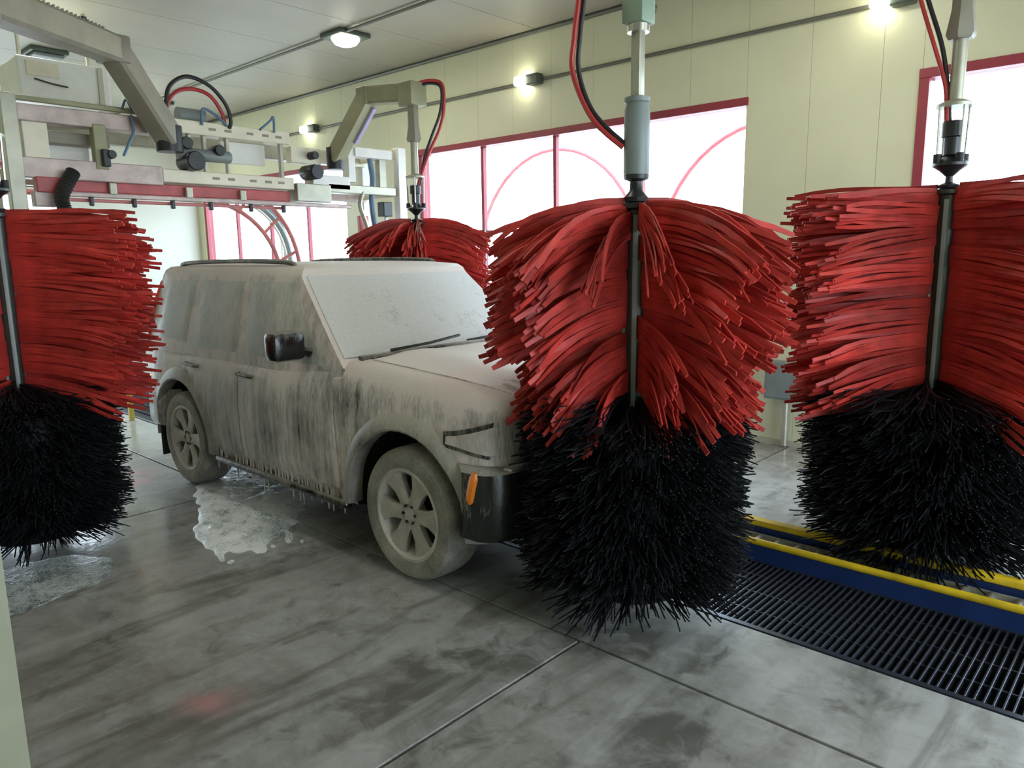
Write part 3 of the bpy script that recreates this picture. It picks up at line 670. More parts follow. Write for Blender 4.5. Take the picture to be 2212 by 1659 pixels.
# ================================================================== BRUSHES
def bundle(seed, nf, L, h, fw, thick, droop, lift, fan, spread, rings=7, root_r=0.06, join=0.32, wav=0.015, lenj=0.12, aj=0.9):
    rd = random.Random(seed); g = MB()
    for i in range(nf):
        t = (i + 0.5) / nf - 0.5
        Li = L * (1 - lenj * rd.random()); dr = droop * rd.uniform(0.75, 1.3); fa = fan * (t * 1.4 + rd.uniform(-0.7, 0.7)); ang = rd.uniform(-aj, aj); lf = lift + rd.uniform(-1, 1) * spread
        ph = rd.uniform(0, 6.28); tw = rd.uniform(-0.8, 0.8)
        pts = []
        for k in range(rings):
            s = k / (rings - 1)
            r = root_r + Li * (s - 0.10 * s ** 3 * min(1, dr / max(L, 0.01) * 3))
            pts.append(V((r, fa * s ** 1.4 + wav * sin(ph + 4 * s) * s, t * h + lf * s - dr * s * s + wav * sin(ph * 2 + 5 * s) * s)))
        vs = []
        for k in range(rings):
            s = k / (rings - 1); T = (pts[min(k + 1, rings - 1)] - pts[max(k - 1, 0)]).normalized()
            B = T.cross(V((0, 0, 1))).normalized(); Nn = B.cross(T)
            a = (ang + tw * s) * min(1, s * 1.6)
            wd = Nn * cos(a) + B * sin(a); td = -Nn * sin(a) + B * cos(a)
            j = max(0.0, min(1.0, (s - join * 0.5) / join)); ww = lerp(h / nf * 1.12, fw, j)
            if k == rings - 1: ww *= 0.75
            for x, yv in ((-0.5, -0.5), (0.5, -0.5), (0.5, 0.5), (-0.5, 0.5)): vs.append(pts[k] + wd * (ww * x) + td * (thick * yv))
        fs = [(k * 4 + q, k * 4 + (q + 1) % 4, (k + 1) * 4 + (q + 1) % 4, (k + 1) * 4 + q) for k in range(rings - 1) for q in range(4)]
        e = (rings - 1) * 4; fs += [(3, 2, 1, 0), (e, e + 1, e + 2, e + 3)]
        g.add(vs, fs)
    return g
def bundle_set(base, n, **kw):
    return [bundle(base + i, **kw) for i in range(n)]
def meshes(gs, name, mt):
    return [g.mesh(name, mt) for g in gs]

RED_STILL = {
    'top': meshes(bundle_set(100, 6, nf=9, L=0.74, h=0.12, fw=0.026, thick=0.007, droop=0.22, lift=0.02, fan=0.07, spread=0.02, aj=0.45), 'red_strand_bundle', M['red']),
    'mid': meshes(bundle_set(200, 8, nf=8, L=0.71, h=0.11, fw=0.026, thick=0.007, droop=0.14, lift=-0.02, fan=0.06, spread=0.02, aj=0.45), 'red_strand_bundle', M['red']),
    'low': meshes(bundle_set(300, 6, nf=8, L=0.60, h=0.11, fw=0.026, thick=0.007, droop=0.15, lift=-0.03, fan=0.06, spread=0.02, aj=0.45), 'red_strand_bundle', M['red'])}
RED_SPUN = {
    'top': meshes(bundle_set(400, 6, nf=9, L=0.80, h=0.12, fw=0.023, thick=0.006, droop=0.03, lift=0.0, fan=0.07, spread=0.035, aj=0.4), 'red_strand_bundle', M['red']),
    'mid': meshes(bundle_set(500, 8, nf=8, L=0.79, h=0.11, fw=0.023, thick=0.006, droop=0.05, lift=-0.01, fan=0.06, spread=0.02, aj=0.4), 'red_strand_bundle', M['red']),
    'low': meshes(bundle_set(600, 6, nf=8, L=0.74, h=0.11, fw=0.023, thick=0.006, droop=0.07, lift=-0.03, fan=0.06, spread=0.02, aj=0.4), 'red_strand_bundle', M['red'])}
BLACK = meshes(bundle_set(700, 10, nf=32, L=0.52, h=0.10, fw=0.006, thick=0.005, droop=0.05, lift=-0.01, fan=0.16, spread=0.05, rings=5, join=0.2, wav=0.03, lenj=0.12), 'black_bristle_bundle', M['black'])
BLACKLOW = meshes(bundle_set(800, 8, nf=28, L=0.51, h=0.08, fw=0.006, thick=0.005, droop=0.05, lift=0.0, fan=0.16, spread=0.04, rings=5, join=0.2, wav=0.02, lenj=0.3), 'black_bristle_bundle', M['black'])

def brush(label, x, y, ztop, zmid, sets, motor, gap=18, step=0.095, bscale=1.0, rscale=1.0, seed=1, zarm=3.3, tilt=(0, 0), gapdir=None, blackstep=0.075, zbot=0.15, extra=False, zred=None):
    rd = random.Random(seed)
    br = empty('wash_brush', (x, y, 0), label, 'brush', 'vertical wash brushes')
    br.rotation_euler = (tilt[0], tilt[1], 0)
    front = atan2(-y, -x) if gapdir is None else gapdir
    MB().lathe([(0, 0.04), (0.045, 0.04), (0.055, 0.06), (0.055, ztop - 0.04), (0.075, ztop - 0.03), (0.075, ztop - 0.01), (0.03, ztop + 0.0), (0, ztop)], seg=18).build('core_tube', M['core'], br)
    for k in range(6):
        a = front + radians(60 * k); MB().box((0.045, -0.012, 0.08), (0.068, 0.012, ztop - 0.06), 0.004).build('mounting_strip', M['greymetal'], br).rotation_euler = (0, 0, a)
    cols = [gap, gap + 16, gap + 34, gap + 52, gap + 72, gap + 100, 180 - 8]
    cols = [c for q in cols for c in (q, -q)]
    zs = []; z = ztop - 0.05
    while z > (zred or zmid): zs.append(z); z -= step
    for i, z in enumerate(zs):
        f = i / max(1, len(zs) - 1)
        st = sets['top'] if i < 2 else (sets['low'] if f > 0.72 else sets['mid'])
        for c in cols:
            o = link('red_strand_bundle', rd.choice(st), br, (0, 0, z + rd.uniform(-0.03, 0.02)), (rd.uniform(-0.06, 0.06), rd.uniform(-0.04, 0.05), front + radians(c + rd.uniform(-5, 5))))
            sc = rscale * rd.uniform(0.94, 1.05); o.scale = (sc, sc, 1)
    if extra:   # loose bundles hanging towards the front
        for z, c, st in ((ztop - 0.06, 12, 'top'), (ztop - 0.10, -20, 'top'), (ztop - 0.2, 22, 'mid'), (1.42, 20, 'mid'), (1.30, 24, 'low'), (1.18, 22, 'low'), (1.16, -28, 'low')):
            link('red_strand_bundle', rd.choice(sets[st]), br, (0, 0, z), (0, 0.12, front + radians(c))).scale = (0.8, 0.8, 1)
    MB().lathe([(0, zbot - 0.02), (0.26, zbot - 0.02), (0.30, zbot + 0.04), (0.30, zmid - 0.10), (0.2, zmid - 0.02), (0, zmid)], seg=24).build('bristle_core', M['black'], br)
    z = zmid + 0.02; i = 0
    while z > zbot:
        low = z < zbot + 0.16
        for k in range(14):
            o = link('black_bristle_bundle', rd.choice(BLACKLOW if low else BLACK), br, (0, 0, max(z + rd.uniform(-0.03, 0.03), 0.13)), (rd.uniform(-0.2, 0.2), rd.uniform(-0.06, 0.08), front + radians(k * 360 / 14 + (i % 2) * 13 + rd.uniform(-8, 8))))
            sc = bscale * rd.uniform(0.93, 1.04); o.scale = (sc, sc, 1)
        z -= blackstep; i += 1
    # drive above
    if motor == 'housing':
        MB().lathe([(0, ztop), (0.05, ztop), (0.055, ztop + 0.02), (0.03, ztop + 0.05), (0.028, ztop + 0.09), (0.055, ztop + 0.10), (0.058, ztop + 0.12), (0, ztop + 0.12)], seg=18).build('coupling', M['blackmetal'], br)
        MB().lathe([(0, ztop + 0.11), (0.052, ztop + 0.11), (0.058, ztop + 0.13), (0.058, ztop + 0.40), (0.05, ztop + 0.43), (0.058, ztop + 0.435), (0.058, ztop + 0.455), (0.04, ztop + 0.46), (0, ztop + 0.46)], seg=24).build('motor_housing', M['greymetal'], br)
        MB().box((-0.024, -0.024, ztop + 0.46), (0.024, 0.024, ztop + 0.75), 0.008).build('drop_tube', M['galv'], br)
        MB().lathe([(0, ztop + 0.73), (0.05, ztop + 0.73), (0.05, ztop + 0.76), (0, ztop + 0.76)], seg=16).build('flange', M['steel'], br)
        MB().box((-0.055, -0.055, ztop + 0.76), (0.055, 0.055, ztop + 0.89), 0.012).build('pivot_block', M['green'], br)
        MB().tube([(0.055, -0.02, ztop + 0.84), (0.085, -0.03, ztop + 0.84)], 0.018, 8).build('fitting', M['darkgreen'], br)
        MB().lathe([(0, ztop + 0.89), (0.045, ztop + 0.89), (0.045, zarm), (0, zarm)], seg=16).build('drop_post', M['green'], br)
    else:
        k = 1.0
        MB().lathe([(0, ztop), (0.05, ztop), (0.055, ztop + 0.015), (0.02, ztop + 0.03), (0.018, ztop + 0.06), (0.05, ztop + 0.09), (0.085, ztop + 0.115), (0.085, ztop + 0.13), (0.05, ztop + 0.155), (0.03, ztop + 0.17), (0, ztop + 0.17)], seg=20).build('coupling', M['blackmetal'], br)
        MB().lathe([(0, ztop + 0.17), (0.04, ztop + 0.17), (0.042, ztop + 0.26), (0.055, ztop + 0.265), (0.055, ztop + 0.34), (0.045, ztop + 0.345), (0, ztop + 0.345)], seg=16).build('motor', M['blackmetal'], br)
        for q in range(4):
            a = radians(45 + 90 * q); MB().tube([(0.075 * cos(a), 0.075 * sin(a), ztop + 0.12), (0.082 * cos(a), 0.082 * sin(a), ztop + 0.42)], 0.007, 6).build('cage_rod', M['steel'], br)
            MB().lathe([(0, ztop + 0.13), (0.02, ztop + 0.13), (0.02, ztop + 0.175), (0, ztop + 0.175)], (0.075 * cos(a), 0.075 * sin(a), 0), seg=10).build('rubber_buffer', M['rubber'], br)
        MB().lathe([(0, ztop + 0.415), (0.09, ztop + 0.415), (0.092, ztop + 0.43), (0.045, ztop + 0.45), (0, ztop + 0.45)], seg=20).build('flange', M['galv'], br)
        MB().lathe([(0, ztop + 0.44), (0.036, ztop + 0.44), (0.036, ztop + 0.78), (0, ztop + 0.78)], seg=16).build('drop_tube', M['galv'], br)
        MB().lathe([(0, ztop + 0.75), (0.06, ztop + 0.75), (0.075, ztop + 0.775), (0.055, ztop + 0.90), (0.055, zarm), (0, zarm)], seg=6).build('drop_post', M['tan'], br)
    return br

BC = brush('red and black wash brush in the middle, in front of the car nose', 2.97, 1.95, 1.985, 1.02, RED_STILL, 'housing', zred=1.09, rscale=0.965, gap=40, seed=5, zarm=3.32, extra=True)
BR_ = brush('large red and black wash brush at the right edge of the picture', 4.62, 1.05, 2.075, 0.98, RED_SPUN, 'cage', gap=42, seed=8, zarm=3.32, bscale=1.22, rscale=1.0, gapdir=atan2(-1.05, -4.62) - 0.05, zbot=0.12)
BL_ = brush('red and black wash brush at the left edge beside the car rear', 1.22, 5.17, 2.04, 0.99, RED_SPUN, 'cage', gap=40, seed=12, zarm=3.14, bscale=0.98, rscale=0.98, gapdir=atan2(-5.13, -1.3) + 0.1, zbot=0.12)
BF = brush('far red wash brush standing behind the car roof', 4.86, 5.73, 2.09, 1.02, RED_STILL, 'cage', gap=30, seed=21, zarm=3.22, rscale=0.98, bscale=1.0, gapdir=-1.7, step=0.11, blackstep=0.11, zbot=0.16)

def hose(pts, r, mt, parent, name='hose', n=8, seg=8):
    ox, oy = parent.location.x, parent.location.y
    return MB().tube(smooth_path([(p[0] - ox, p[1] - oy, p[2]) for p in pts], n), r, seg).build(name, mt, parent)
hose([(2.80, 2.25, 3.25), (2.815, 2.16, 2.98), (2.795, 2.17, 2.72), (2.79, 2.18, 2.57), (2.82, 2.13, 2.41), (2.86, 2.07, 2.31), (2.92, 1.99, 2.225)], 0.012, M['redhose'], BC)
hose([(2.84, 2.24, 3.25), (2.84, 2.15, 2.98), (2.815, 2.155, 2.72), (2.81, 2.16, 2.57), (2.835, 2.12, 2.42), (2.87, 2.06, 2.325), (2.93, 1.985, 2.24)], 0.011, M['blackhose'], BC)
hose([(4.50, 1.30, 3.28), (4.55, 1.24, 3.05), (4.575, 1.16, 2.80), (4.60, 1.10, 2.60), (4.60, 1.08, 2.42), (4.61, 1.06, 2.36)], 0.011, M['redhose'], BR_)
hose([(4.53, 1.27, 3.28), (4.57, 1.21, 3.05), (4.60, 1.13, 2.80), (4.61, 1.09, 2.58), (4.615, 1.07, 2.42), (4.62, 1.055, 2.36)], 0.012, M['blackhose'], BR_)
hose([(4.85, 5.70, 3.36), (4.97, 5.60, 3.40), (5.06, 5.52, 3.36), (5.07, 5.52, 3.15), (5.03, 5.55, 2.95), (4.95, 5.63, 2.72), (4.89, 5.70, 2.48), (4.87, 5.72, 2.36)], 0.016, M['redhose'], BF)
hose([(4.85, 5.68, 3.34), (4.98, 5.59, 3.375), (5.05, 5.53, 3.33), (5.04, 5.54, 3.12), (4.98, 5.60, 2.90), (4.93, 5.66, 2.70), (4.90, 5.69, 2.5), (4.88, 5.72, 2.38)], 0.014, M['blackhose'], BF)
hose([(1.18, 5.12, 2.72), (1.23, 5.08, 2.64), (1.255, 5.08, 2.52), (1.24, 5.12, 2.41), (1.22, 5.15, 2.36)], 0.016, M['redhose'], BL_)

# ================================================================== SWING ARMS
def arm(label, pts, wd, mt, extra=None):
    a = empty('swing_arm', pts[0], label, 'arm', 'brush swing arms'); o = V(pts[0]); P = [V(p) - o for p in pts]
    for p, q in zip(P[:-1], P[1:]):
        MB().beam(p, q, wd, wd * 1.0).build('arm_beam', mt, a)
    for p in P[1:-1]:
        MB().box((p.x - wd * 0.52, p.y - wd * 0.52, p.z - wd * 0.52), (p.x + wd * 0.52, p.y + wd * 0.52, p.z + wd * 0.5), 0.02).build('knee_plate', mt, a)
    p = P[0]; MB().lathe([(0, p.z - 0.12), (wd * 0.55, p.z - 0.12), (wd * 0.55, p.z + 0.1), (0, p.z + 0.1)], (p.x, p.y, 0), seg=18).build('pivot', M['blackmetal'], a)
    p = P[-1]; MB().box((p.x - wd * 0.6, p.y - wd * 0.6, p.z - wd * 0.75), (p.x + wd * 0.6, p.y + wd * 0.6, p.z + wd * 0.55), 0.012).build('end_block', mt, a)
    return a, P
aL, P = arm('long tan arm carrying the left brush, bent over the gantry', [(2.95, 6.75, 2.80), (2.43, 6.42, 3.37), (1.22, 5.17, 3.21)], 0.20, M['tan'])
MB().tube([p + V((0.02, -0.02, 0.095)) for p in (P[1], P[1].lerp(P[2], 0.5), P[2])], 0.02, 8).build('cable', M['blackhose'], aL)
for k in range(26):
    p = P[1].lerp(P[2], 0.12 + k * 0.033) + V((0.02, -0.02, 0.09)); MB().box((p.x - 0.006, p.y - 0.03, p.z - 0.01), (p.x + 0.006, p.y + 0.03, p.z + 0.035)).build('cable_link', M['tan'], aL, False)
MB().box((P[1].lerp(P[2], 0.25).x - 0.02, P[1].lerp(P[2], 0.25).y - 0.02, P[1].lerp(P[2], 0.25).z + 0.08), (P[1].lerp(P[2], 0.25).x + 0.02, P[1].lerp(P[2], 0.25).y + 0.02, P[1].lerp(P[2], 0.25).z + 0.15), 0.005).build('cable_clip', M['blackmetal'], aL)
aR, P = arm('short olive arm carrying the far brush', [(4.69, 6.80, 2.78), (4.76, 6.30, 3.33), (4.86, 5.73, 3.29)], 0.165, M['olive'])
q0, q1 = P[0].lerp(P[1], 0.35) + V((0.075, -0.05, -0.055)), P[0].lerp(P[1], 0.92) + V((0.075, -0.05, -0.055))
MB().beam(q0, q1, 0.05, 0.05).build('lilac_strip', M['lilac'], aR)
# nearer arms, above the picture, fixed to an overhead beam
ob = empty('overhead_beam', (3.4, 0.2, 3.62), 'tan overhead beam above the two nearer brushes', 'beam')
MB().beam((-2.6, 0, 0), (2.95, 0, 0), 0.18, 0.22).build('beam', M['tan'], ob)
for x in (-2.2, 2.6): MB().beam((x, 0, 0.1), (x, 0, CZ - 3.62), 0.08, 0.08, (0, 1, 0)).build('hanger', M['tan'], ob)
aC, P = arm('tan arm above the middle brush', [(3.05, 0.32, 3.40), (2.97, 1.95, 3.40)], 0.15, M['tan'])
aD, P = arm('tan arm above the right brush', [(4.70, 0.32, 3.40), (4.62, 1.05, 3.40)], 0.15, M['tan'])

# ================================================================== GANTRY
GY = 6.9
ga = empty('wash_gantry', (3.68, GY, 0), 'cream and red steel gantry spanning the bay over the car rear', 'gantry')
def gb(name, x0, x1, z0, z1, mt, y0=-0.08, y1=0.08, bev=0.008, par=None):
    return MB().box((x0 - 3.68, y0, z0), (x1 - 3.68, y1, z1), bev).build(name, mt, par or ga, False)
for x in (1.72, 5.52):
    for yy in (-0.06, 0.62): gb('leg', x, x + 0.11, 0.0, 3.02 if x < 3 else 2.96, M['white'] if x > 3 else M['galv'], yy - 0.05, yy + 0.05)
    gb('foot_plate', x - 0.06, x + 0.17, 0.0, 0.02, M['steel'], -0.2, 0.78)
gb('top_tube', 1.75, 3.0, 2.975, 3.015, M['olive'], -0.1, -0.06)
gb('upper_beam', 1.83, 2.9, 2.83, 2.96, M['pinkmetal'])
gb('upper_inner_beam', 2.05, 2.55, 2.70, 2.80, M['tan'], 0.1, 0.25)
uc = gb('upper_channel', 2.92, 4.18, 2.865, 2.985, M['cream'])
lc = gb('lower_channel', 2.9, 4.2, 2.43, 2.545, M['cream'])
gb('lower_beam', 1.83, 2.9, 2.40, 2.56, M['pinkmetal'])
for par, z in ((uc, 2.925), (lc, 2.49)):
    for x in (3.35, 3.50, 3.72, 3.88, 4.02): gb('slot', x, x + 0.07, z - 0.012, z + 0.012, M['tan'], -0.084, -0.07, 0.004, par)
gb('red_beam', 1.95, 4.18, 2.315, 2.415, M['redpaint'], -0.02, 0.1)
gb('spray_bar', 1.9, 4.9, 2.27, 2.31, M['pinkmetal'], -0.06, -0.02)
gb('lower_red_rail', 1.95, 4.1, 2.235, 2.262, M['pinkred'], -0.03, 0.02)
for x in (2.28, 2.62, 2.95, 3.3, 3.7, 4.05): gb('spray_nozzle', x, x + 0.035, 2.20, 2.275, M['blackmetal'], -0.09, -0.05)
for x in (2.45, 3.1, 3.62): gb('clamp', x, x + 0.06, 2.30, 2.40, M['galv'], -0.07, -0.02)
gb('back_beam', 1.83, 5.55, 2.80, 2.95, M['galv'], 0.55, 0.68)
gb('back_beam', 1.83, 5.55, 2.40, 2.52, M['pinkmetal'], 0.55, 0.68)
for x in (1.83, 5.48):
    gb('side_beam', x, x + 0.08, 2.84, 2.94, M['cream'], -0.05, 0.62); gb('side_beam', x, x + 0.08, 2.42, 2.52, M['cream'], -0.05, 0.62)
gb('left_panel', 1.86, 2.04, 2.52, 2.84, M['cream'], -0.05, 0.02)
gb('back_panel', 2.05, 2.42, 2.55, 2.78, M['white'], 0.22, 0.26)
gb('post', 2.36, 2.46, 2.5, 2.86, M['olive'], -0.09, 0.0)
gb('hinge_pin', 2.40, 2.46, 2.52, 2.66, M['blackmetal'], -0.14, -0.08)
for x in (3.16, 3.30, 3.52, 4.08): gb('strut', x, x + 0.035, 2.54, 2.87, M['galv'], -0.05, 0.0)
gb('carriage_plate', 3.55, 4.0, 2.66, 2.86, M['white'], 0.1, 0.14)
gb('carriage_plate', 4.2, 4.55, 2.70, 2.86, M['cream'], -0.05, 0.05)
gb('end_block', 4.22, 4.62, 2.32, 2.50, M['galv'], -0.1, 0.1)
gb('end_block', 4.42, 4.88, 2.46, 2.60, M['white'], -0.08, 0.06)
gb('right_lower_beam', 4.6, 5.5, 2.43, 2.52, M['galv'])
gb('right_upper_beam', 4.96, 5.46, 2.82, 2.92, M['white'])
gb('right_bracket', 4.88, 4.97, 2.55, 2.95, M['white'], -0.06, 0.06)
gb('right_upright', 5.32, 5.42, 2.5, 2.84, M['galv'], -0.02, 0.06)
def gcyl(name, x, z, y0, y1, r, mt): MB().lathe([(0, y0), (r * 0.9, y0), (r, y0 + 0.01), (r, y1 - 0.01), (r * 0.9, y1), (0, y1)], (x - 3.68, 0, z), 'Y', 18).build(name, mt, ga)
gcyl('motor', 3.16, 2.62, -0.2, 0.05, 0.085, M['blackmetal']); gcyl('motor', 3.13, 2.78, -0.12, 0.05, 0.055, M['blackmetal'])
gcyl('bearing', 3.42, 2.74, -0.14, 0.02, 0.05, M['blackmetal']); gcyl('bearing', 2.47, 2.62, -0.16, -0.06, 0.035, M['blackmetal'])
gcyl('motor', 4.38, 2.61, -0.24, 0.0, 0.075, M['blackmetal']); gcyl('bearing', 4.42, 2.78, -0.16, 0.02, 0.04, M['blackmetal'])
MB().lathe([(0, -0.26), (0.05, -0.26), (0.055, -0.25), (0.055, 0.22), (0.05, 0.23), (0, 0.23)], (3.3 - 3.68 + 0.02, -0.05, 2.69), 'X', 16).build('hydraulic_cylinder', M['greymetal'], ga)
MB().lathe([(0, -0.12), (0.07, -0.12), (0.07, 0.12), (0, 0.12)], (3.25 - 3.68, 0.05, 3.04), 'X', 16).build('valve_body', M['greymetal'], ga)
def ghose(pts, r, mt, name='hose', n=8): return MB().tube(smooth_path([(x - 3.68, yy, z) for x, yy, z in pts], n), r, 8).build(name, mt, ga)
ghose([(2.97, -0.1, 2.9), (2.97, -0.1, 3.08), (3.02, -0.1, 3.25), (3.18, -0.1, 3.35), (3.38, -0.1, 3.30), (3.52, -0.1, 3.16), (3.56, -0.1, 3.02), (3.55, -0.08, 2.95)], 0.018, M['blackhose'])
ghose([(2.99, -0.06, 2.95), (3.0, -0.06, 3.1), (3.1, -0.06, 3.22), (3.25, -0.06, 3.26), (3.4, -0.06, 3.22), (3.5, -0.06, 3.08), (3.52, -0.06, 2.95)], 0.018, M['redhose'])
ghose([(3.28, -0.1, 2.95), (3.30, -0.1, 3.09), (3.42, -0.1, 3.05), (3.52, -0.1, 2.97)], 0.013, M['bluehose'])
ghose([(3.85, -0.1, 2.97), (3.96, -0.1, 3.06), (4.0, -0.1, 3.10), (4.0, -0.1, 2.96)], 0.012, M['bluehose'])
ghose([(2.66, -0.12, 2.96), (2.67, -0.12, 2.84), (2.62, -0.12, 2.72), (2.57, -0.12, 2.62)], 0.012, M['bluehose'])
ghose([(2.60, -0.1, 3.0), (2.64, -0.1, 3.08), (2.68, -0.1, 3.0)], 0.010, M['bluehose'])
ghose([(5.2, 0.0, 2.84), (5.22, -0.02, 2.6), (5.18, -0.04, 2.4), (5.2, -0.04, 2.15), (5.27, -0.04, 1.9), (5.3, -0.04, 1.4)], 0.03, M['bluehose'])
ghose([(5.05, -0.06, 2.45), (4.98, -0.1, 2.3), (5.05, -0.1, 2.1), (5.12, -0.1, 1.8)], 0.026, M['galv'])
gb('small_motor', 5.3, 5.42, 2.2, 2.36, M['blackmetal'], -0.1, 0.02); gb('red_guard', 5.0, 5.12, 2.02, 2.2, M['pinkred'], -0.05, 0.0)
gb('spray_tube', 5.36, 5.4, 1.2, 2.2, M['white'], -0.05, -0.01)
# black corrugated hose at the left end
pp = smooth_path([(2.16, -0.16, 2.46), (2.10, -0.18, 2.37), (2.04, -0.2, 2.25), (2.06, -0.2, 2.14), (2.12, -0.2, 2.03), (2.18, -0.2, 1.9), (2.2, -0.18, 1.7)], 10)
MB().tube([(p.x - 3.68, p.y, p.z) for p in pp], [0.05 + 0.007 * (i % 2) for i in range(len(pp))], 12).build('corrugated_hose', M['blackhose'], ga)
gb('left_red_box', 1.9, 2.1, 2.29, 2.41, M['redpaint'], -0.12, -0.02); gb('left_chute', 1.88, 2.08, 2.18, 2.30, M['pinkmetal'], -0.1, 0.0)

# white housing further back, above the gantry
hs = empty('blower_housing', (2.65, 8.35, 3.3), 'white boxy blower housing hanging behind the gantry', 'blower')
MB().box((-0.40, -0.15, -0.03), (0.40, 0.45, 0.33), 0.02).build('casing', M['white'], hs, False)
MB().box((-0.33, -0.165, 0.16), (-0.06, -0.15, 0.29), 0.004).build('label_plate', M['cream'], hs, False)
MB().box((0.28, -0.17, -0.03), (0.33, -0.15, 0.32), 0.004).build('door_edge', M['galv'], hs, False)
for x in (-0.3, 0.3): MB().box((x - 0.015, 0.1, 0.32), (x + 0.015, 0.13, CZ - 3.3), 0.004).build('hanger', M['galv'], hs, False)
MB().tube(smooth_path([(-0.28, -0.18, 0.13), (-0.15, -0.2, 0.10), (0.0, -0.18, 0.09)], 5), 0.008, 6).build('cable', M['blackhose'], hs)

# spray arches beyond the gantry
def archpts(xc, hw_, ztop_, rr, n=12):
    pts = [(-hw_, 0, 0.0), (-hw_, 0, ztop_ - rr)]
    for i in range(1, n): a = pi - (pi / 2) * i / n; pts.append((-hw_ + rr + rr * cos(a), 0, ztop_ - rr + rr * sin(a)))
    pts.append((-hw_ + rr, 0, ztop_)); pts.append((hw_ - rr, 0, ztop_))
    for i in range(1, n): a = pi / 2 - (pi / 2) * i / n; pts.append((hw_ - rr + rr * cos(a), 0, ztop_ - rr + rr * sin(a)))
    pts += [(hw_, 0, ztop_ - rr), (hw_, 0, 0.0)]
    return pts
ar = empty('spray_arch', (3.5, 9.5, 0), 'pale red double tube spray arch behind the gantry', 'arch')
MB().tube(archpts(0, 2.06, 2.50, 1.05), 0.03, 8).build('inner_tube', M['pinkred'], ar)
MB().tube(archpts(0, 2.36, 2.80, 1.25), 0.03, 8).build('outer_tube', M['pinkred'], ar)
for a in (88, 62, 38, 14):
    a = radians(a); ci = (2.06 - 1.05, 1.45); co = (2.36 - 1.25, 1.55)
    for s in (1, -1):
        MB().tube([(s * (ci[0] + 1.05 * cos(a)), 0, ci[1] + 1.05 * sin(a)), (s * (co[0] + 1.25 * cos(a)), 0, co[1] + 1.25 * sin(a))], 0.022, 8).build('strut', M['pinkred'], ar)
for s in (1, -1): MB().box((s * 2.06 - 0.06 if s > 0 else -2.42, -0.06, 0), (s * 2.36 + 0.06 if s > 0 else -2.0, 0.06, 0.02)).build('foot', M['steel'], ar, False)
for k, (yy, hw_, zt, rr) in enumerate(((10.1, 2.62, 2.62, 0.9), (10.6, 2.86, 2.75, 0.8))):
    a2 = empty('hose_arch', (3.45, yy, 0), ['nearer grey hose arch behind the red spray arch', 'farther grey hose arch behind the red spray arch'][k], 'arch', 'grey hose arches')
    MB().tube(archpts(0, hw_, zt, rr), 0.045, 8).build('hose_tube', M['greymetal'], a2); MB().tube([(x * 0.965, yq - 0.06, z * 0.985) for x, yq, z in archpts(0, hw_, zt, rr)], 0.02, 8).build('water_pipe', M['white'], a2)
# yellow barrier behind the left brush
yb = empty('yellow_barrier', (2.75, 8.6, 0), 'yellow guard rail seen above the left brush', 'rail')
MB().box((-0.42, -0.03, 2.08), (0.36, 0.03, 2.14), 0.01).build('rail', M['yellowpale'], yb)
for x in (-0.38, 0.32): MB().box((x - 0.025, -0.025, 0), (x + 0.025, 0.025, 2.09), 0.006).build('post', M['yellowpale'], yb)

# ================================================================== LAMPS, CONDUIT, WALL FITTINGS
o = MB().tube([(5.06, Y0 + 0.1, CZ - 0.03), (5.06, Y1 - 0.1, CZ - 0.03)], 0.016, 8).build('ceiling_conduit', M['conduit'], loc=None); tag(o, 'grey conduit running along the ceiling past the lit lamp', 'conduit')
o = MB().tube([(WX - 0.022, Y0 + 0.1, 3.64), (WX - 0.022, Y1 - 0.1, 3.64)], 0.018, 8).build('wall_conduit', M['conduit']); tag(o, 'grey conduit running along the cream wall above the windows', 'conduit')
for par, x, z in ((None, 0, 0),):
    pass
def ceil_lamp(x, y, label, lit=True, power=60):
    l = empty('ceiling_lamp', (x, y, CZ), label, 'lamp', 'ceiling lamps')
    MB().box((-0.20, -0.20, -0.05), (0.20, 0.20, -0.001), 0.015).build('housing', M['darkgreen'], l, False)
    if lit:
        MB().lathe([(0.0, -0.13), (0.07, -0.125), (0.12, -0.105), (0.15, -0.07), (0.155, -0.05), (0, -0.05)], seg=20).build('lens', M['lamp'], l)
        d = bpy.data.lights.new('lamp_light', 'AREA'); d.shape = 'DISK'; d.size = 0.4; d.energy = power; d.color = (1.0, 0.96, 0.84)
        q = bpy.data.objects.new('lamp_light', d); COL.objects.link(q); q.parent = l; q.location = (0, 0, -0.15)
    else:
        MB().box((-0.16, -0.16, -0.09), (0.16, 0.16, -0.05), 0.02).build('lens', M['greymetal'], l, False)
PW = 13
ceil_lamp(5.18, 7.2, 'bright square ceiling lamp above the far brush', True, PW)
ceil_lamp(5.18, 12.2, 'small lit ceiling lamp at the far end of the bay', True, PW)
ceil_lamp(5.18, 2.2, 'ceiling lamp above the right brush', True, PW)
ceil_lamp(5.18, -2.0, 'ceiling lamp near the exit', True, PW)
ceil_lamp(2.45, 8.6, 'lit ceiling lamp above the left arm', True, PW)
ceil_lamp(2.2, 3.2, 'ceiling lamp above the viewing bay floor', True, PW)
ceil_lamp(2.2, -2.0, 'ceiling lamp above the near left floor', True, PW)
ceil_lamp(3.1, 10.2, 'dark unlit ceiling lamp behind the left arm', False)
def wall_lamp(y, label, power=8):
    l = empty('wall_lamp', (WX, y, 3.64), label, 'lamp', 'wall lamps')
    MB().box((-0.11, -0.15, -0.05), (-0.001, 0.03, 0.06), 0.015).build('housing', M['darkgreen'], l, False)
    MB().box((-0.16, 0.02, -0.05), (-0.01, 0.16, 0.05), 0.02).build('lens', M['lamp'], l, False)
wall_lamp(5.66, 'small wall lamp on the conduit left of the middle brush post')
wall_lamp(10.0, 'small wall lamp on the conduit above the gantry right end')
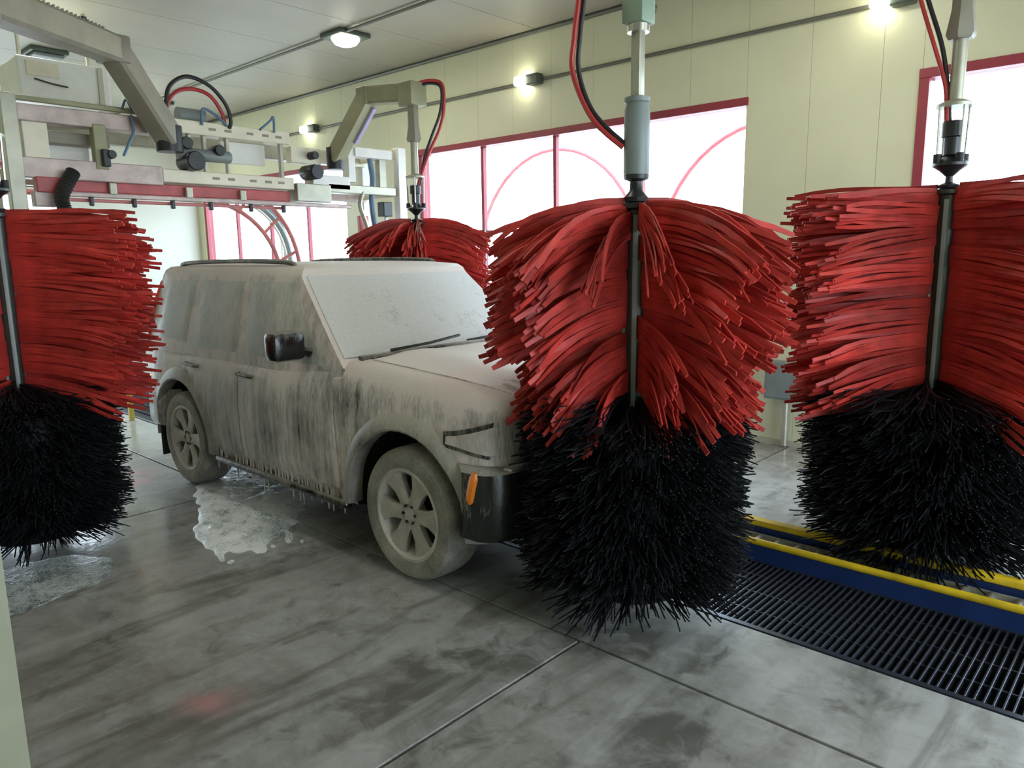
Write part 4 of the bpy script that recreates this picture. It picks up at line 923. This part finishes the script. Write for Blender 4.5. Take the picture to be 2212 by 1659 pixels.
wall_lamp(1.95, 'small wall lamp at the top edge near the right brush hoses')
# grey wall box with its down pipe
bx = empty('wall_box', (WX, 2.66, 0.44), 'grey electrical box low on the wall between the two brushes', 'box')
MB().box((-0.12, -0.16, 0.0), (-0.001, 0.16, 0.34), 0.01).build('casing', M['greymetal'], bx, False)
MB().box((-0.128, -0.14, 0.02), (-0.12, 0.14, 0.32), 0.004).build('door', M['greymetal'], bx, False)
MB().tube([(-0.05, -0.02, 0.0), (-0.05, -0.02, -0.43)], 0.03, 10).build('down_pipe', M['galv'], bx)
# post by the far wall seen left of the middle brush (dark)
dp = MB().lathe([(0, 0), (0.07, 0), (0.07, 0.02), (0.04, 0.03), (0.04, 2.02), (0.03, 2.04), (0, 2.04)], (6.1, 6.05, 0), seg=14).build('steel_post', M['blackmetal']); tag(dp, 'dark steel post by the window left of the middle brush', 'post')

# vacuum hose arches outside
for k, (x, yc, rr, zt, lb) in enumerate(((9.0, 4.0, 1.55, 3.35, 'pale red hose arch outside, right of the middle brush post'), (9.0, 7.4, 1.6, 3.35, 'pale red hose arch outside, behind the left window panes'))):
    va = empty('outdoor_hose_arch', (x, yc, -0.33), lb, 'hose', 'hose arches outside the windows')
    MB().tube([(0, rr * cos(a * pi / 24), 1.9 + (zt - 1.57) * 0.98 * sin(a * pi / 24)) for a in range(25)], 0.03, 8).build('hose', M['hosepink'], va)
    for s in (-1, 1): MB().tube([(0, s * rr, 0), (0, s * rr, 1.92)], 0.035, 8).build('support', M['hosepink'], va)

# ================================================================== FOAM ON THE FLOOR
def foam(label, cx, cy, ang, la, lb, hgt, seed, mt):
    g = MB(); nx, ny = 130, 70; rd = random.Random(seed)
    idx = {}
    for j in range(ny + 1):
        for i in range(nx + 1):
            u, v = lerp(-1, 1, i / nx), lerp(-1, 1, j / ny)
            e = 1 - (u * u + v * v) + 0.45 * mnoise.noise((u * 2.3 + seed, v * 2.0, 0.3)) + 0.18 * mnoise.noise((u * 9 + seed, v * 7, 1.3))
            if e <= -0.25: continue
            x, y = u * la, v * lb; X = cx + x * cos(ang) - y * sin(ang); Y = cy + x * sin(ang) + y * cos(ang)
            z = -0.004 + max(-0.02, min(0, e * 0.05)) + 0.006 * min(1, max(0, e) * 8) + hgt * min(1, max(0, e) * 1.6) * (0.45 + 0.55 * abs(mnoise.noise((X * 9, Y * 9, seed))) + 0.5 * abs(mnoise.noise((X * 28, Y * 28, seed + 4))))
            idx[(i, j)] = len(g.v); g.v.append((X - cx, Y - cy, z))
    for j in range(ny):
        for i in range(nx):
            q = [(i, j), (i + 1, j), (i + 1, j + 1), (i, j + 1)]
            if all(k in idx for k in q): g.f.append(tuple(idx[k] for k in q))
    me = bpy.data.meshes.new('foam_puddle'); me.from_pydata(g.v, [], g.f); me.update(); me.materials.append(mt)
    for p in me.polygons: p.use_smooth = True
    o = link('foam_puddle', me, None, (cx, cy, 0.0)); return tag(o, label, 'foam', kind='stuff')
foam('bright white foam puddle spreading from under the car side', 2.52, 4.95, radians(63), 1.18, 0.40, 0.03, 3, M['whitefoam'])
foam('thin wet foam patch on the floor below the left brush', 1.02, 4.55, radians(20), 0.42, 0.34, 0.004, 7, M['thinfoam'])
